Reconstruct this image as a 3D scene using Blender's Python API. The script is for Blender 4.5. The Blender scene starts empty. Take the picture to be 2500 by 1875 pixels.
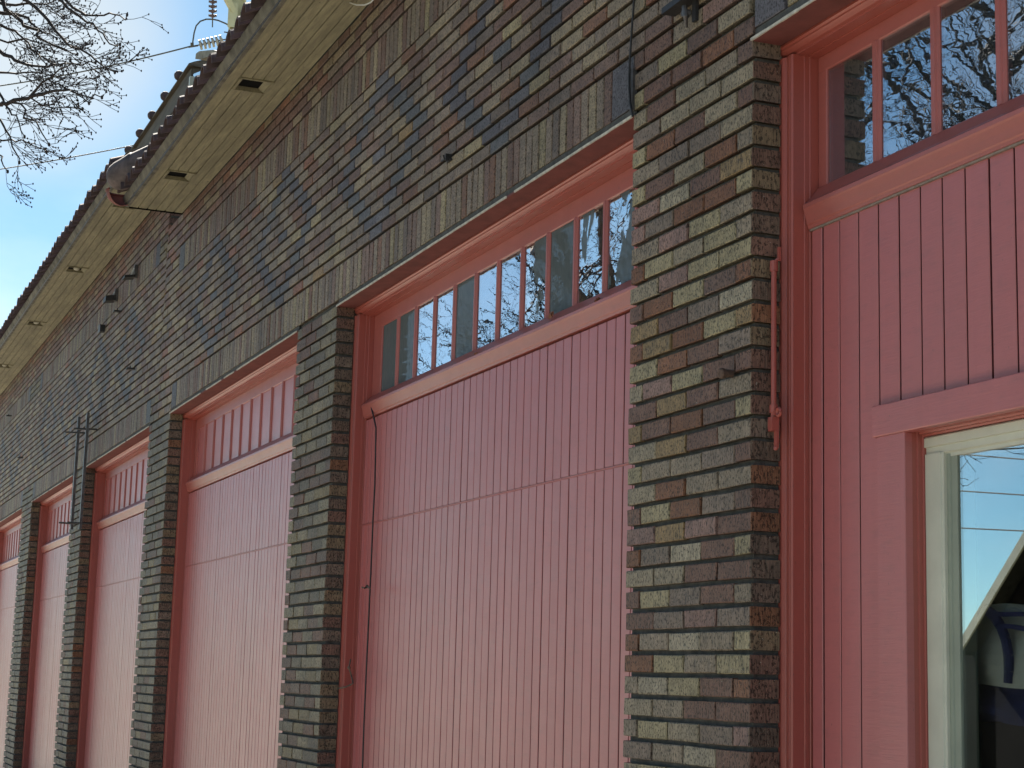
import bpy, math, random
from mathutils import Vector, Matrix, Euler
R = math.radians
S = bpy.context.scene
COL = S.collection

# ---------------------------------------------------------------- camera
GZ = 1.6                      # camera height over the pavement; wall plane is y = 0
CAMP = Vector((0.0, -2.6353, GZ))
YAW, PITCH, ROLL, FPX = 1.18745, 0.166737, 0.027349, 4300.0
cy, sy, cp, sp = math.cos(YAW), math.sin(YAW), math.cos(PITCH), math.sin(PITCH)
FW = Vector((-sy * cp, cy * cp, sp)); RT0 = Vector((cy, sy, 0)); UP0 = RT0.cross(FW)
cr, sr = math.cos(ROLL), math.sin(ROLL)
RT = RT0 * cr + UP0 * sr; UP = UP0 * cr - RT0 * sr
cd = bpy.data.cameras.new('camera'); cam = bpy.data.objects.new('camera', cd); COL.objects.link(cam)
cd.sensor_width = 36.0; cd.lens = FPX / 2500 * 36.0; cd.clip_start = 0.05; cd.clip_end = 3000
M3 = Matrix((RT, UP, -FW)).transposed()
cam.matrix_world = Matrix.Translation(CAMP) @ M3.to_4x4()
S.camera = cam

def ray(px, py):              # direction of a point of the 2500 x 1875 photograph
    return (FW * FPX + RT * (px - 1250) - UP * (py - 937.5)).normalized()
def pix(p):                   # where a point shows
    q = Vector(p) - CAMP; z = q.dot(FW)
    if z < 0.05: return None
    return 1250 + FPX * q.dot(RT) / z, 937.5 - FPX * q.dot(UP) / z
def at(px, py, t):            # a place t metres away along that direction
    return CAMP + ray(px, py) * t

# ---------------------------------------------------------------- world, sun, exposure
SUND = Vector((-0.76, 0.10, 0.64)).normalized()
W = bpy.data.worlds.new('World'); S.world = W; W.use_nodes = True
wn = W.node_tree; bgn = wn.nodes['Background']
sky = wn.nodes.new('ShaderNodeTexSky'); sky.sky_type = 'NISHITA'; sky.sun_disc = False
sky.sun_elevation = math.asin(SUND.z); sky.sun_rotation = math.atan2(SUND.x, SUND.y) % (2 * math.pi)
sky.air_density = 0.6; sky.dust_density = 0.15; sky.ozone_density = 1.9; sky.altitude = 50
tc_ = wn.nodes.new('ShaderNodeTexCoord'); cn_ = wn.nodes.new('ShaderNodeTexNoise'); mp_ = wn.nodes.new('ShaderNodeMapping')
mp_.inputs['Scale'].default_value = (1.0, 1.0, 2.2); cn_.inputs['Scale'].default_value = 2.6; cn_.inputs['Detail'].default_value = 6; cn_.inputs['Roughness'].default_value = 0.55
wn.links.new(tc_.outputs['Generated'], mp_.inputs[0]); wn.links.new(mp_.outputs[0], cn_.inputs['Vector'])
rp_ = wn.nodes.new('ShaderNodeValToRGB'); rp_.color_ramp.elements[0].position = 0.46; rp_.color_ramp.elements[1].position = 0.90; wn.links.new(cn_.outputs['Fac'], rp_.inputs[0])
tn_ = wn.nodes.new('ShaderNodeMix'); tn_.data_type = 'RGBA'; tn_.blend_type = 'MULTIPLY'; tn_.inputs[0].default_value = 1.0; tn_.inputs[7].default_value = (0.74, 0.91, 0.82, 1)
wn.links.new(sky.outputs[0], tn_.inputs[6])
hs_ = wn.nodes.new('ShaderNodeHueSaturation'); hs_.inputs['Saturation'].default_value = 0.25; hs_.inputs['Value'].default_value = 1.12; wn.links.new(tn_.outputs[2], hs_.inputs['Color'])
cm_ = wn.nodes.new('ShaderNodeMix'); cm_.data_type = 'RGBA'; wn.links.new(rp_.outputs[0], cm_.inputs[0]); wn.links.new(tn_.outputs[2], cm_.inputs[6]); wn.links.new(hs_.outputs[0], cm_.inputs[7])
# sun glare painted into the sky as a white patch, broken up by the same noise
vd_ = wn.nodes.new('ShaderNodeVectorMath'); vd_.operation = 'DOT_PRODUCT'; vn_ = wn.nodes.new('ShaderNodeVectorMath'); vn_.operation = 'NORMALIZE'
glare_dir = ray(40, 40); vd_.inputs[1].default_value = glare_dir
wn.links.new(tc_.outputs['Generated'], vn_.inputs[0]); wn.links.new(vn_.outputs[0], vd_.inputs[0])
mr_ = wn.nodes.new('ShaderNodeMapRange'); mr_.interpolation_type = 'SMOOTHSTEP'; mr_.inputs[1].default_value = math.cos(R(6.0)); mr_.inputs[2].default_value = math.cos(R(0.5)); mr_.inputs[3].default_value = 0; mr_.inputs[4].default_value = 1
wn.links.new(vd_.outputs['Value'], mr_.inputs[0])
mm_ = wn.nodes.new('ShaderNodeMath'); mm_.operation = 'MULTIPLY'; wn.links.new(mr_.outputs[0], mm_.inputs[0])
m2_ = wn.nodes.new('ShaderNodeMapRange'); m2_.inputs[1].default_value = 0.3; m2_.inputs[2].default_value = 0.6; m2_.inputs[3].default_value = 0.6; wn.links.new(cn_.outputs['Fac'], m2_.inputs[0]); wn.links.new(m2_.outputs[0], mm_.inputs[1])
wc_ = wn.nodes.new('ShaderNodeMix'); wc_.data_type = 'RGBA'; wn.links.new(mm_.outputs[0], wc_.inputs[0]); wn.links.new(cm_.outputs[2], wc_.inputs[6]); wc_.inputs[7].default_value = (4.6, 4.75, 4.6, 1)
wn.links.new(wc_.outputs[2], bgn.inputs[0]); bgn.inputs[1].default_value = 0.05
sd = bpy.data.lights.new('sun', 'SUN'); sd.energy = 5.0; sd.angle = R(0.5); sd.color = (1.0, 0.93, 0.82)
so = bpy.data.objects.new('sun', sd); COL.objects.link(so)
so.rotation_euler = SUND.to_track_quat('Z', 'Y').to_euler()
S.view_settings.view_transform = 'Standard'; S.view_settings.look = 'None'
S.view_settings.exposure = 1.98; S.view_settings.gamma = 1.0
S.render.engine = 'CYCLES'
S.cycles.use_denoising = True
S.cycles.max_bounces = 8; S.cycles.transparent_max_bounces = 16
S.cycles.caustics_reflective = False; S.cycles.caustics_refractive = False

rnd = random.Random(11)

# ---------------------------------------------------------------- materials
def newmat(name):
    m = bpy.data.materials.new(name); m.use_nodes = True
    nt = m.node_tree; b = nt.nodes['Principled BSDF']
    return m, nt, b
def nd(nt, t, **kw):
    n = nt.nodes.new(t)
    for k, v in kw.items():
        if k.startswith('i_'):
            key = k[2:]; n.inputs[int(key) if key.isdigit() else key].default_value = v
        else: setattr(n, k, v)
    return n
def mapped(nt, scale, rot=(0, 0, 0), obj=False):
    src = nd(nt, 'ShaderNodeTexCoord').outputs['Object'] if obj else nd(nt, 'ShaderNodeNewGeometry').outputs['Position']
    mp = nd(nt, 'ShaderNodeMapping'); mp.inputs['Scale'].default_value = scale; mp.inputs['Rotation'].default_value = rot
    nt.links.new(src, mp.inputs['Vector']); return mp.outputs[0]
def noise(nt, scale=(1, 1, 1), s=5.0, det=3.0, rough=0.55, dist=0.0, obj=False):
    n = nd(nt, 'ShaderNodeTexNoise'); n.inputs['Scale'].default_value = s; n.inputs['Detail'].default_value = det
    n.inputs['Roughness'].default_value = rough; n.inputs['Distortion'].default_value = dist
    nt.links.new(mapped(nt, scale, obj=obj), n.inputs['Vector']); return n.outputs['Fac']
def ramp(nt, fac, stops):
    r = nd(nt, 'ShaderNodeValToRGB'); cr_ = r.color_ramp
    while len(cr_.elements) > len(stops): cr_.elements.remove(cr_.elements[-1])
    while len(cr_.elements) < len(stops): cr_.elements.new(0.5)
    for e, (p, c) in zip(cr_.elements, stops):
        e.position = p; e.color = (c, c, c, 1) if isinstance(c, (int, float)) else (*c, 1)
    nt.links.new(fac, r.inputs[0]); return r.outputs[0]
def mixc(nt, fac, a, b, mode='MIX'):
    m = nd(nt, 'ShaderNodeMix', data_type='RGBA', blend_type=mode)
    for sock, v in ((m.inputs[0], fac), (m.inputs[6], a), (m.inputs[7], b)):
        if hasattr(v, 'links'): nt.links.new(v, sock)
        elif isinstance(v, (int, float)): sock.default_value = v if sock == m.inputs[0] else (v, v, v, 1)
        else: sock.default_value = (*v, 1)
    return m.outputs[2]
def mth(nt, op, a, b=0.0):
    m = nd(nt, 'ShaderNodeMath', operation=op)
    for sock, v in ((m.inputs[0], a), (m.inputs[1], b)):
        if hasattr(v, 'links'): nt.links.new(v, sock)
        else: sock.default_value = v
    return m.outputs[0]
def bump(nt, b, h, strength=0.5, dist=0.002, prev=None):
    n = nd(nt, 'ShaderNodeBump'); n.inputs['Strength'].default_value = strength; n.inputs['Distance'].default_value = dist
    nt.links.new(h, n.inputs['Height'])
    if prev is not None: nt.links.new(prev, n.inputs['Normal'])
    if b is not None: nt.links.new(n.outputs[0], b.inputs['Normal'])
    return n.outputs[0]
def simple(name, col, rough=0.7, var=0.25, s=6.0, metal=0.0, bs=0.3, bscale=60.0, scale=(1, 1, 1)):
    m, nt, b = newmat(name)
    f = noise(nt, scale, s, 4)
    c = mixc(nt, ramp(nt, f, [(0.3, 0.0), (0.7, 1.0)]), tuple(x * (1 - var) for x in col), tuple(min(1, x * (1 + var)) for x in col))
    nt.links.new(c, b.inputs['Base Color']); b.inputs['Roughness'].default_value = rough; b.inputs['Metallic'].default_value = metal
    if bs: bump(nt, b, noise(nt, scale, bscale, 3), bs, 0.003)
    return m
MAT = {}
def brickmat(name, soldier):
    m, nt, b = newmat(name)
    at_ = nd(nt, 'ShaderNodeAttribute'); at_.attribute_name = 'Col'
    GAIN = 1.22
    comb = (260, 260, 14) if not soldier else (16, 16, 330)
    cn = noise(nt, comb, 1.0, 2, 0.6, 0.6)
    pits = noise(nt, (1, 1, 0.6), 150, 2, 0.6)
    big = noise(nt, (1, 1, 1), 22, 3)
    sm = noise(nt, (1, 1, 1), 0.9, 3)
    pm = ramp(nt, pits, [(0.38, 0.30), (0.48, 1.0)])
    cm = ramp(nt, cn, [(0.32, 0.66), (0.62, 1.24)])
    bm = ramp(nt, big, [(0.3, 0.80), (0.7, 1.18)])
    sm_ = mixc(nt, 1.0, ramp(nt, sm, [(0.3, 0.76), (0.7, 1.12)]), ramp(nt, noise(nt, (3.2, 3.2, 0.35), 1.1, 4, 0.6), [(0.3, 0.80), (0.6, 1.06)]), 'MULTIPLY')
    c = mixc(nt, 1.0, mixc(nt, 1.0, at_.outputs['Color'], (GAIN * 1.17, GAIN * 0.98, GAIN * 0.85), 'MULTIPLY'), pm, 'MULTIPLY')
    c = mixc(nt, 1.0, c, cm, 'MULTIPLY'); c = mixc(nt, 1.0, c, bm, 'MULTIPLY'); c = mixc(nt, 1.0, c, sm_, 'MULTIPLY')
    # efflorescence and grime flecks
    fl = ramp(nt, noise(nt, (1, 1, 1), 90, 2, 0.7), [(0.70, 0.0), (0.74, 1.0)])
    c = mixc(nt, mth(nt, 'MULTIPLY', fl, 0.5), c, (0.42, 0.41, 0.37))
    nt.links.new(c, b.inputs['Base Color'])
    nt.links.new(ramp(nt, cn, [(0.3, 0.50), (0.7, 0.72)]), b.inputs['Roughness'])
    b.inputs['Specular IOR Level'].default_value = 0.3
    h = mth(nt, 'ADD', mth(nt, 'MULTIPLY', pm, 1.0), mth(nt, 'MULTIPLY', cn, 1.3))
    bump(nt, b, h, 0.8, 0.0026)
    return m
MAT['brick'] = brickmat('brick_face', False); MAT['soldier'] = brickmat('brick_face_upright', True)
MAT['mortar'] = simple('mortar', (0.082, 0.080, 0.078), 0.92, 0.35, 30, bs=0.8, bscale=220)
def paint(name, col, rough, grain=(3, 3, 220), gs=0.35, spec=0.5, dirt=0.22):
    m, nt, b = newmat(name); b.inputs['Coat Weight'].default_value = 0.14; b.inputs['Coat Roughness'].default_value = 0.3
    f = noise(nt, (1, 1, 0.35), 3.5, 5, 0.6)
    c = mixc(nt, ramp(nt, f, [(0.3, 0), (0.7, 1)]), tuple(x * 0.93 for x in col), tuple(min(1, x * 1.06) for x in col))
    sp_ = ramp(nt, noise(nt, (1, 1, 0.5), 130, 2, 0.7), [(0.24, 1.0), (0.30, 0.0)])
    c = mixc(nt, mth(nt, 'MULTIPLY', sp_, 0.75), c, (0.05, 0.03, 0.03))
    oi_ = nd(nt, 'ShaderNodeObjectInfo'); c = mixc(nt, mth(nt, 'MULTIPLY', oi_.outputs['Random'], 0.22), c, tuple(x * 0.78 for x in col))
    stx = ramp(nt, noise(nt, (7, 7, 0.35), 1.3, 4, 0.65), [(0.35, 0.0), (0.75, 1.0)])
    c = mixc(nt, mth(nt, 'MULTIPLY', stx, 0.30), c, tuple(x * 0.72 for x in col))
    fd = ramp(nt, noise(nt, (1, 1, 0.6), 0.7, 3, 0.5), [(0.4, 0.0), (0.7, 1.0)])
    c = mixc(nt, mth(nt, 'MULTIPLY', fd, 0.16), c, (0.46, 0.20, 0.19))
    ch = ramp(nt, noise(nt, (1, 1, 0.45), 46, 3, 0.75), [(0.735, 0.0), (0.745, 1.0)])
    c = mixc(nt, mth(nt, 'MULTIPLY', ch, 0.8), c, (0.16, 0.10, 0.085))
    dd = ramp(nt, noise(nt, (1, 1, 3.0), 14, 4, 0.7), [(0.5, 0.0), (0.85, 1.0)])
    c = mixc(nt, mth(nt, 'MULTIPLY', dd, dirt), c, (0.10, 0.075, 0.07))
    nt.links.new(c, b.inputs['Base Color'])
    nt.links.new(ramp(nt, noise(nt, (1, 1, 1), 9, 3), [(0.3, rough * 0.95), (0.7, min(1, rough * 1.07))]), b.inputs['Roughness'])
    b.inputs['Specular IOR Level'].default_value = spec
    g = noise(nt, grain, 1.0, 3, 0.65)
    n1 = bump(nt, None, g, gs, 0.0012)
    bump(nt, b, noise(nt, (1, 1, 1), 120, 2), 0.25, 0.001, prev=n1)
    return m
MAT['board'] = paint('red_board_paint', (0.45, 0.118, 0.118), 0.44, (9, 9, 150), 0.85, 0.75)
MAT['frame'] = paint('red_frame_paint', (0.355, 0.080, 0.062), 0.40, (90, 90, 8), 0.3, 0.5, 0.12)
MAT['rail'] = paint('red_rail_paint', (0.385, 0.098, 0.082), 0.42, (12, 60, 60), 0.4, 0.6)
MAT['groove'] = simple('red_groove', (0.10, 0.018, 0.020), 0.95)  # dark red puts the shade between boards into groove and board sides
MAT['lintel'] = simple('painted_lintel', (0.16, 0.045, 0.04), 0.8, 0.2, 12, bs=0.4, bscale=90)
MAT['whitewood'] = simple('white_window_paint', (0.56, 0.56, 0.47), 0.45, 0.08, 8, bs=0.1)
MAT['sealant'] = simple('grey_sealant', (0.24, 0.19, 0.165), 0.85, 0.25, 40)
MAT['sashshade'] = simple('sash_track_shaded', (0.27, 0.30, 0.24), 0.5, 0.08, 8, bs=0.1)  # grey-green track, darkened to carry the shade it sits in
MAT['caulk'] = simple('caulk_line', (0.50, 0.47, 0.42), 0.8, 0.25, 40)
MAT['soffit'] = None
def soffitmat():
    m, nt, b = newmat('soffit_paint')
    f = noise(nt, (0.5, 3, 1), 2.2, 5, 0.65); g = noise(nt, (6, 60, 60), 1.0, 3)
    c = mixc(nt, ramp(nt, f, [(0.32, 0), (0.68, 1)]), (0.20, 0.182, 0.118), (0.35, 0.32, 0.205))
    c = mixc(nt, ramp(nt, g, [(0.35, 0.55), (0.65, 0.0)]), c, (0.13, 0.115, 0.08))
    st = ramp(nt, noise(nt, (1, 1, 1), 30, 4, 0.7), [(0.28, 0.9), (0.36, 0.0)])
    c = mixc(nt, st, c, (0.07, 0.06, 0.05))
    nt.links.new(c, b.inputs['Base Color']); b.inputs['Roughness'].default_value = 0.75
    bump(nt, b, g, 0.4, 0.002); return m
MAT['soffit'] = soffitmat()
MAT['fascia'] = simple('weathered_fascia', (0.13, 0.12, 0.098), 0.85, 0.6, 9, bs=0.6, bscale=70)
MAT['tile'] = simple('clay_tile', (0.085, 0.056, 0.057), 0.8, 0.4, 14, bs=0.5, bscale=60)
MAT['tilered'] = simple('clay_tile_red', (0.20, 0.065, 0.055), 0.75, 0.3, 12)
MAT['tilegrey'] = simple('clay_cap_grey', (0.115, 0.090, 0.090), 0.75, 0.45, 14, bs=0.5)
MAT['oldwood'] = simple('old_brown_board', (0.115, 0.095, 0.075), 0.85, 0.4, 7, bs=0.5, bscale=40, scale=(0.3, 1, 3))
MAT['black'] = simple('black_iron', (0.03, 0.028, 0.03), 0.55, 0.3, 30, metal=0.3)
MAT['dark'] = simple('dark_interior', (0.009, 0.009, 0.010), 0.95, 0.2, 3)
MAT['iron'] = simple('weathered_iron', (0.10, 0.095, 0.10), 0.5, 0.4, 25, metal=0.5)
MAT['rust'] = simple('rusty_iron', (0.10, 0.06, 0.045), 0.8, 0.4, 60)
MAT['cream'] = simple('cream_steel_paint', (0.62, 0.57, 0.38), 0.5, 0.12, 3, bs=0.1)
MAT['glassins'] = simple('insulator_glass', (0.35, 0.33, 0.33), 0.5, 0.2, 5, bs=0)
MAT['porcelain'] = simple('insulator_porcelain', (0.10, 0.06, 0.07), 0.5, 0.2, 5, bs=0)
MAT['wire'] = simple('wire_metal', (0.07, 0.07, 0.075), 0.6, 0.2, 5, bs=0)
MAT['whitecable'] = simple('white_cable', (0.6, 0.6, 0.6), 0.5, 0.1, 5, bs=0)
MAT['bark'] = simple('bark', (0.035, 0.027, 0.026), 0.9, 0.35, 20, bs=0.8, bscale=60)
MAT['twigdry'] = simple('dry_twig', (0.12, 0.085, 0.065), 0.9, 0.3, 40)
MAT['leafdry'] = simple('dead_leaf', (0.17, 0.06, 0.03), 0.8, 0.3, 40)
MAT['concrete'] = simple('concrete', (0.45, 0.42, 0.36), 0.85, 0.15, 1.5, bs=0.3, bscale=40)
MAT['asphalt'] = simple('asphalt', (0.10, 0.098, 0.095), 0.85, 0.2, 3, bs=0.5, bscale=120)
MAT['earth'] = simple('dry_grass_ground', (0.16, 0.15, 0.08), 0.95, 0.3, 0.4, bs=0.4, bscale=8)
MAT['stucco'] = simple('stucco', (0.40, 0.37, 0.28), 0.9, 0.2, 8, bs=0.5)
MAT['housewall'] = simple('dark_house_siding', (0.014, 0.012, 0.012), 0.85, 0.2, 2)
MAT['houseroof'] = simple('house_roof_shingle', (0.03, 0.028, 0.027), 0.9, 0.3, 8)
for k_ in ('housewall', 'dark', 'houseroof'): MAT[k_].node_tree.nodes['Principled BSDF'].inputs['Specular IOR Level'].default_value = 0.05
MAT['canvas'] = simple('natural_canvas', (0.74, 0.72, 0.62), 0.95, 0.12, 10, bs=0.7, bscale=380)
MAT['navy'] = simple('navy_canvas', (0.03, 0.036, 0.13), 0.9, 0.2, 20, bs=0.7, bscale=380)
MAT['bulb'] = simple('frosted_globe', (0.55, 0.53, 0.45), 0.3, 0.1, 5, bs=0)
MAT['mudgrey'] = simple('dormer_mud', (0.30, 0.26, 0.20), 0.9, 0.4, 14)

def glassmat(name, refl, wavy, tint=(1, 1, 1), dust=0.0, rough=0.0, ws=9.0, dthr=None, seed=0.0):
    m = bpy.data.materials.new(name); m.use_nodes = True; nt = m.node_tree; nt.nodes.clear()
    out = nd(nt, 'ShaderNodeOutputMaterial'); gl = nd(nt, 'ShaderNodeBsdfGlossy'); tr = nd(nt, 'ShaderNodeBsdfTransparent')
    gl.inputs['Roughness'].default_value = rough; gl.inputs['Color'].default_value = (*tint, 1)
    tr.inputs['Color'].default_value = (0.92, 0.95, 0.95, 1)
    lw = nd(nt, 'ShaderNodeLayerWeight'); lw.inputs['Blend'].default_value = 0.5
    f = ramp(nt, lw.outputs['Facing'], [(0.10, refl * 0.3), (0.42, refl), (0.95, 0.95)])
    mx = nd(nt, 'ShaderNodeMixShader'); nt.links.new(f, mx.inputs[0]); nt.links.new(tr.outputs[0], mx.inputs[1]); nt.links.new(gl.outputs[0], mx.inputs[2])
    if wavy:
        n = noise(nt, (1, 1, 2.6), ws, 1.2, 0.45, 0.6)
        bp = nd(nt, 'ShaderNodeBump'); bp.inputs['Strength'].default_value = wavy; bp.inputs['Distance'].default_value = 0.01
        nt.links.new(n, bp.inputs['Height']); nt.links.new(bp.outputs[0], gl.inputs['Normal'])
    last = mx.outputs[0]
    if dust:
        df = nd(nt, 'ShaderNodeBsdfDiffuse'); df.inputs['Color'].default_value = (0.085, 0.105, 0.115, 1)
        g = noise(nt, (1, 1, 0.4), 60, 4, 0.7)
        cc = mixc(nt, g, (0.07, 0.085, 0.095), (0.15, 0.175, 0.185)); nt.links.new(cc, df.inputs['Color'])
        m2 = nd(nt, 'ShaderNodeMixShader')
        if dthr is None: m2.inputs[0].default_value = dust
        else:
            nn = noise(nt, (1, 1, 0.55), 3.4 + seed, 4, 0.6, 0.5)
            nt.links.new(ramp(nt, nn, [(dthr, 0.02), (dthr + 0.02, dust)]), m2.inputs[0])
        nt.links.new(last, m2.inputs[1]); nt.links.new(df.outputs[0], m2.inputs[2]); last = m2.outputs[0]
    nt.links.new(last, out.inputs[0]); return m
MAT['glass_win'] = glassmat('window_glass', 0.36, 0.0, (0.9, 0.98, 1.0))
MAT['glass_old'] = glassmat('old_wavy_glass', 0.46, 0.013, (0.86, 0.93, 1.0), dust=0.10, ws=11)
MAT['glass_patch'] = glassmat('half_dusty_glass', 0.50, 0.013, dust=0.93, dthr=0.50, ws=9)
MAT['glass_patch2'] = glassmat('streaked_dusty_glass', 0.50, 0.013, dust=0.93, dthr=0.56, seed=1.7, ws=9)
MAT['glass_dusty'] = glassmat('dusty_glass', 0.22, 0.04, dust=0.90)

# ---------------------------------------------------------------- mesh helpers
class MB:
    def __init__(s): s.v = []; s.f = []; s.c = []
    def add(s, vs, fs, col=None):
        o = len(s.v); s.v += [tuple(v) for v in vs]; s.f += [tuple(i + o for i in f) for f in fs]
        if col is not None: s.c += [col] * sum(len(f) for f in fs)
    def box(s, x0, x1, y0, y1, z0, z1):
        s.add([(x0, y0, z0), (x1, y0, z0), (x1, y1, z0), (x0, y1, z0), (x0, y0, z1), (x1, y0, z1), (x1, y1, z1), (x0, y1, z1)],
              [(0, 3, 2, 1), (4, 5, 6, 7), (0, 1, 5, 4), (1, 2, 6, 5), (2, 3, 7, 6), (3, 0, 4, 7)])
    def prism(s, prof, x0, x1, axis='x'):
        """profile of (y, z) points run along x (or of (x, y) points run along z)"""
        n = len(prof)
        if axis == 'x': vs = [(x0, p[0], p[1]) for p in prof] + [(x1, p[0], p[1]) for p in prof]
        else: vs = [(p[0], p[1], x0) for p in prof] + [(p[0], p[1], x1) for p in prof]
        fs = [(i, (i + 1) % n, (i + 1) % n + n, i + n) for i in range(n)] + [tuple(range(n))[::-1], tuple(range(n, 2 * n))]
        s.add(vs, fs)
    def tube(s, pts, rad, n=6, caps=True):
        pts = [Vector(p) for p in pts]; N = len(pts)
        if not hasattr(rad, '__len__'): rad = [rad] * N
        t = (pts[1] - pts[0]).normalized(); u = t.orthogonal().normalized()
        vs = []
        for i, p in enumerate(pts):
            t = (pts[min(i + 1, N - 1)] - pts[max(i - 1, 0)])
            t = t.normalized() if t.length > 1e-9 else Vector((0, 0, 1))
            u = (u - t * u.dot(t)); u = u.normalized() if u.length > 1e-6 else t.orthogonal().normalized()
            w = t.cross(u)
            for k in range(n):
                a = 2 * math.pi * k / n; vs.append(p + (u * math.cos(a) + w * math.sin(a)) * rad[i])
        fs = [(i * n + k, i * n + (k + 1) % n, (i + 1) * n + (k + 1) % n, (i + 1) * n + k) for i in range(N - 1) for k in range(n)]
        if caps: fs += [tuple(range(n))[::-1], tuple(range((N - 1) * n, N * n))]
        s.add(vs, fs)
    def ball(s, c, r, nu=10, nv=6, sq=(1, 1, 1)):
        vs = [(c[0], c[1], c[2] + r * sq[2])]
        for j in range(1, nv):
            th = math.pi * j / nv
            for i in range(nu):
                a = 2 * math.pi * i / nu
                vs.append((c[0] + r * sq[0] * math.sin(th) * math.cos(a), c[1] + r * sq[1] * math.sin(th) * math.sin(a), c[2] + r * sq[2] * math.cos(th)))
        vs.append((c[0], c[1], c[2] - r * sq[2])); L = len(vs) - 1
        fs = [(0, 1 + i, 1 + (i + 1) % nu) for i in range(nu)]
        for j in range(nv - 2):
            for i in range(nu):
                a = 1 + j * nu + i; b = 1 + j * nu + (i + 1) % nu; fs.append((a, a + nu, b + nu, b))
        fs += [(L, 1 + (nv - 2) * nu + (i + 1) % nu, 1 + (nv - 2) * nu + i) for i in range(nu)]
        s.add(vs, fs)
    def lathe(s, prof, c, ax, n=14):
        """profile of (radius, distance) run round the axis ax through c"""
        ax = Vector(ax).normalized(); u = ax.orthogonal().normalized(); w = ax.cross(u); c = Vector(c)
        vs = [c + ax * d + (u * math.cos(2 * math.pi * k / n) + w * math.sin(2 * math.pi * k / n)) * r for r, d in prof for k in range(n)]
        N = len(prof)
        fs = [(i * n + k, i * n + (k + 1) % n, (i + 1) * n + (k + 1) % n, (i + 1) * n + k) for i in range(N - 1) for k in range(n)]
        fs += [tuple(range(n))[::-1], tuple(range((N - 1) * n, N * n))]
        s.add(vs, fs)
    def mesh(s, name, m, smooth=False):
        me = bpy.data.meshes.new(name); me.from_pydata(s.v, [], s.f)
        if s.c:
            a = me.color_attributes.new('Col', 'FLOAT_COLOR', 'CORNER')
            a.data.foreach_set('color', [x for c in s.c for x in (c[0], c[1], c[2], 1.0)])
        if smooth: me.polygons.foreach_set('use_smooth', [True] * len(me.polygons))
        for mm in (m if isinstance(m, list) else [m]): me.materials.append(mm)
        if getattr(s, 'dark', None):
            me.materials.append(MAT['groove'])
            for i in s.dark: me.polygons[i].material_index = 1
        me.update(); return me
    def build(s, name, m, parent=None, loc=(0, 0, 0), smooth=False):
        return obj(name, s.mesh(name, m, smooth), parent, loc)
def obj(name, me, parent=None, loc=(0, 0, 0)):
    o = bpy.data.objects.new(name, me); COL.objects.link(o); o.location = loc
    if parent is not None: o.parent = parent
    return o
def empty(name, loc=(0, 0, 0)):
    o = bpy.data.objects.new(name, None); COL.objects.link(o); o.location = loc; return o
def tag(o, label=None, cat=None, group=None, kind=None):
    if label: o['label'] = label
    if cat: o['category'] = cat
    if group: o['group'] = group
    if kind: o['kind'] = kind
    return o
def normals_fix(me):
    import bmesh
    bm = bmesh.new(); bm.from_mesh(me); bmesh.ops.recalc_face_normals(bm, faces=bm.faces); bm.to_mesh(me); bm.free()

# ---------------------------------------------------------------- setting
b = MB(); b.box(-400, 400, -400, 400, -0.42, -0.30); tag(b.build('ground', MAT['earth']), kind='structure')
b = MB(); b.box(-120, 60, -3.35, 0.02, -0.29, 0.0); tag(b.build('pavement', MAT['concrete']), kind='structure')
b = MB(); b.box(-120, 60, -3.50, -3.352, -0.29, 0.004); tag(b.build('kerb', MAT['concrete']), kind='structure')
b = MB(); b.box(-120, 60, -6.6, -3.502, -0.29, -0.13); tag(b.build('road', MAT['asphalt']), kind='structure')
b = MB(); b.box(-120, 60, -8.6, -6.604, -0.29, 0.0); tag(b.build('far_pavement', MAT['concrete']), kind='structure')

# ---------------------------------------------------------------- the building
Z = lambda z: z + GZ
BLD = empty('brick_garage', (-8, 0, 0))
tag(BLD, 'long low brick garage with red plank doors and a clay tile roof', 'building')
BO = Vector(BLD.location)
def part(o, name=None):       # keep world placement while parenting to the building
    o.parent = BLD; o.location = Vector(o.location) - BO; return o

# corners of the openings, right to left
OPEN = [(-4.597, -0.93), (-9.118, -5.447), (-13.682, -9.937), (-17.939, -14.542), (-22.105, -18.764), (-26.9, -23.10), (-31.4, -27.9)]
PIERS = [(-0.93, 0.0 - 0.08), (-5.447, -4.597), (-9.937, -9.118), (-14.542, -13.682), (-18.764, -17.939), (-23.10, -22.105), (-27.9, -26.9), (-33.0, -31.4)]
H = 2.0
NEARX, SEAM = 3.4, -14.23

PAL = [  # colour, weight
    ((0.225, 0.215, 0.165), 10), ((0.20, 0.188, 0.158), 16), ((0.175, 0.160, 0.145), 18), ((0.145, 0.130, 0.122), 13),
    ((0.25, 0.245, 0.165), 4), ((0.155, 0.115, 0.110), 12), ((0.125, 0.085, 0.082), 11), ((0.15, 0.085, 0.062), 5),
    ((0.20, 0.095, 0.065), 2.5), ((0.22, 0.17, 0.09), 2.5), ((0.11, 0.10, 0.10), 7)]
PALPIER = [((0.24, 0.242, 0.16), 12), ((0.215, 0.212, 0.168), 11), ((0.19, 0.18, 0.15), 12), ((0.145, 0.13, 0.12), 9), ((0.12, 0.07, 0.06), 12),
    ((0.105, 0.07, 0.065), 6), ((0.15, 0.068, 0.035), 9), ((0.19, 0.150, 0.075), 2.5), ((0.19, 0.13, 0.13), 5), ((0.26, 0.27, 0.225), 4)]
PALTOP = [((0.15, 0.09, 0.09), 10), ((0.13, 0.085, 0.09), 8), ((0.19, 0.10, 0.085), 6), ((0.21, 0.19, 0.15), 8), ((0.17, 0.15, 0.14), 6)]
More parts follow.
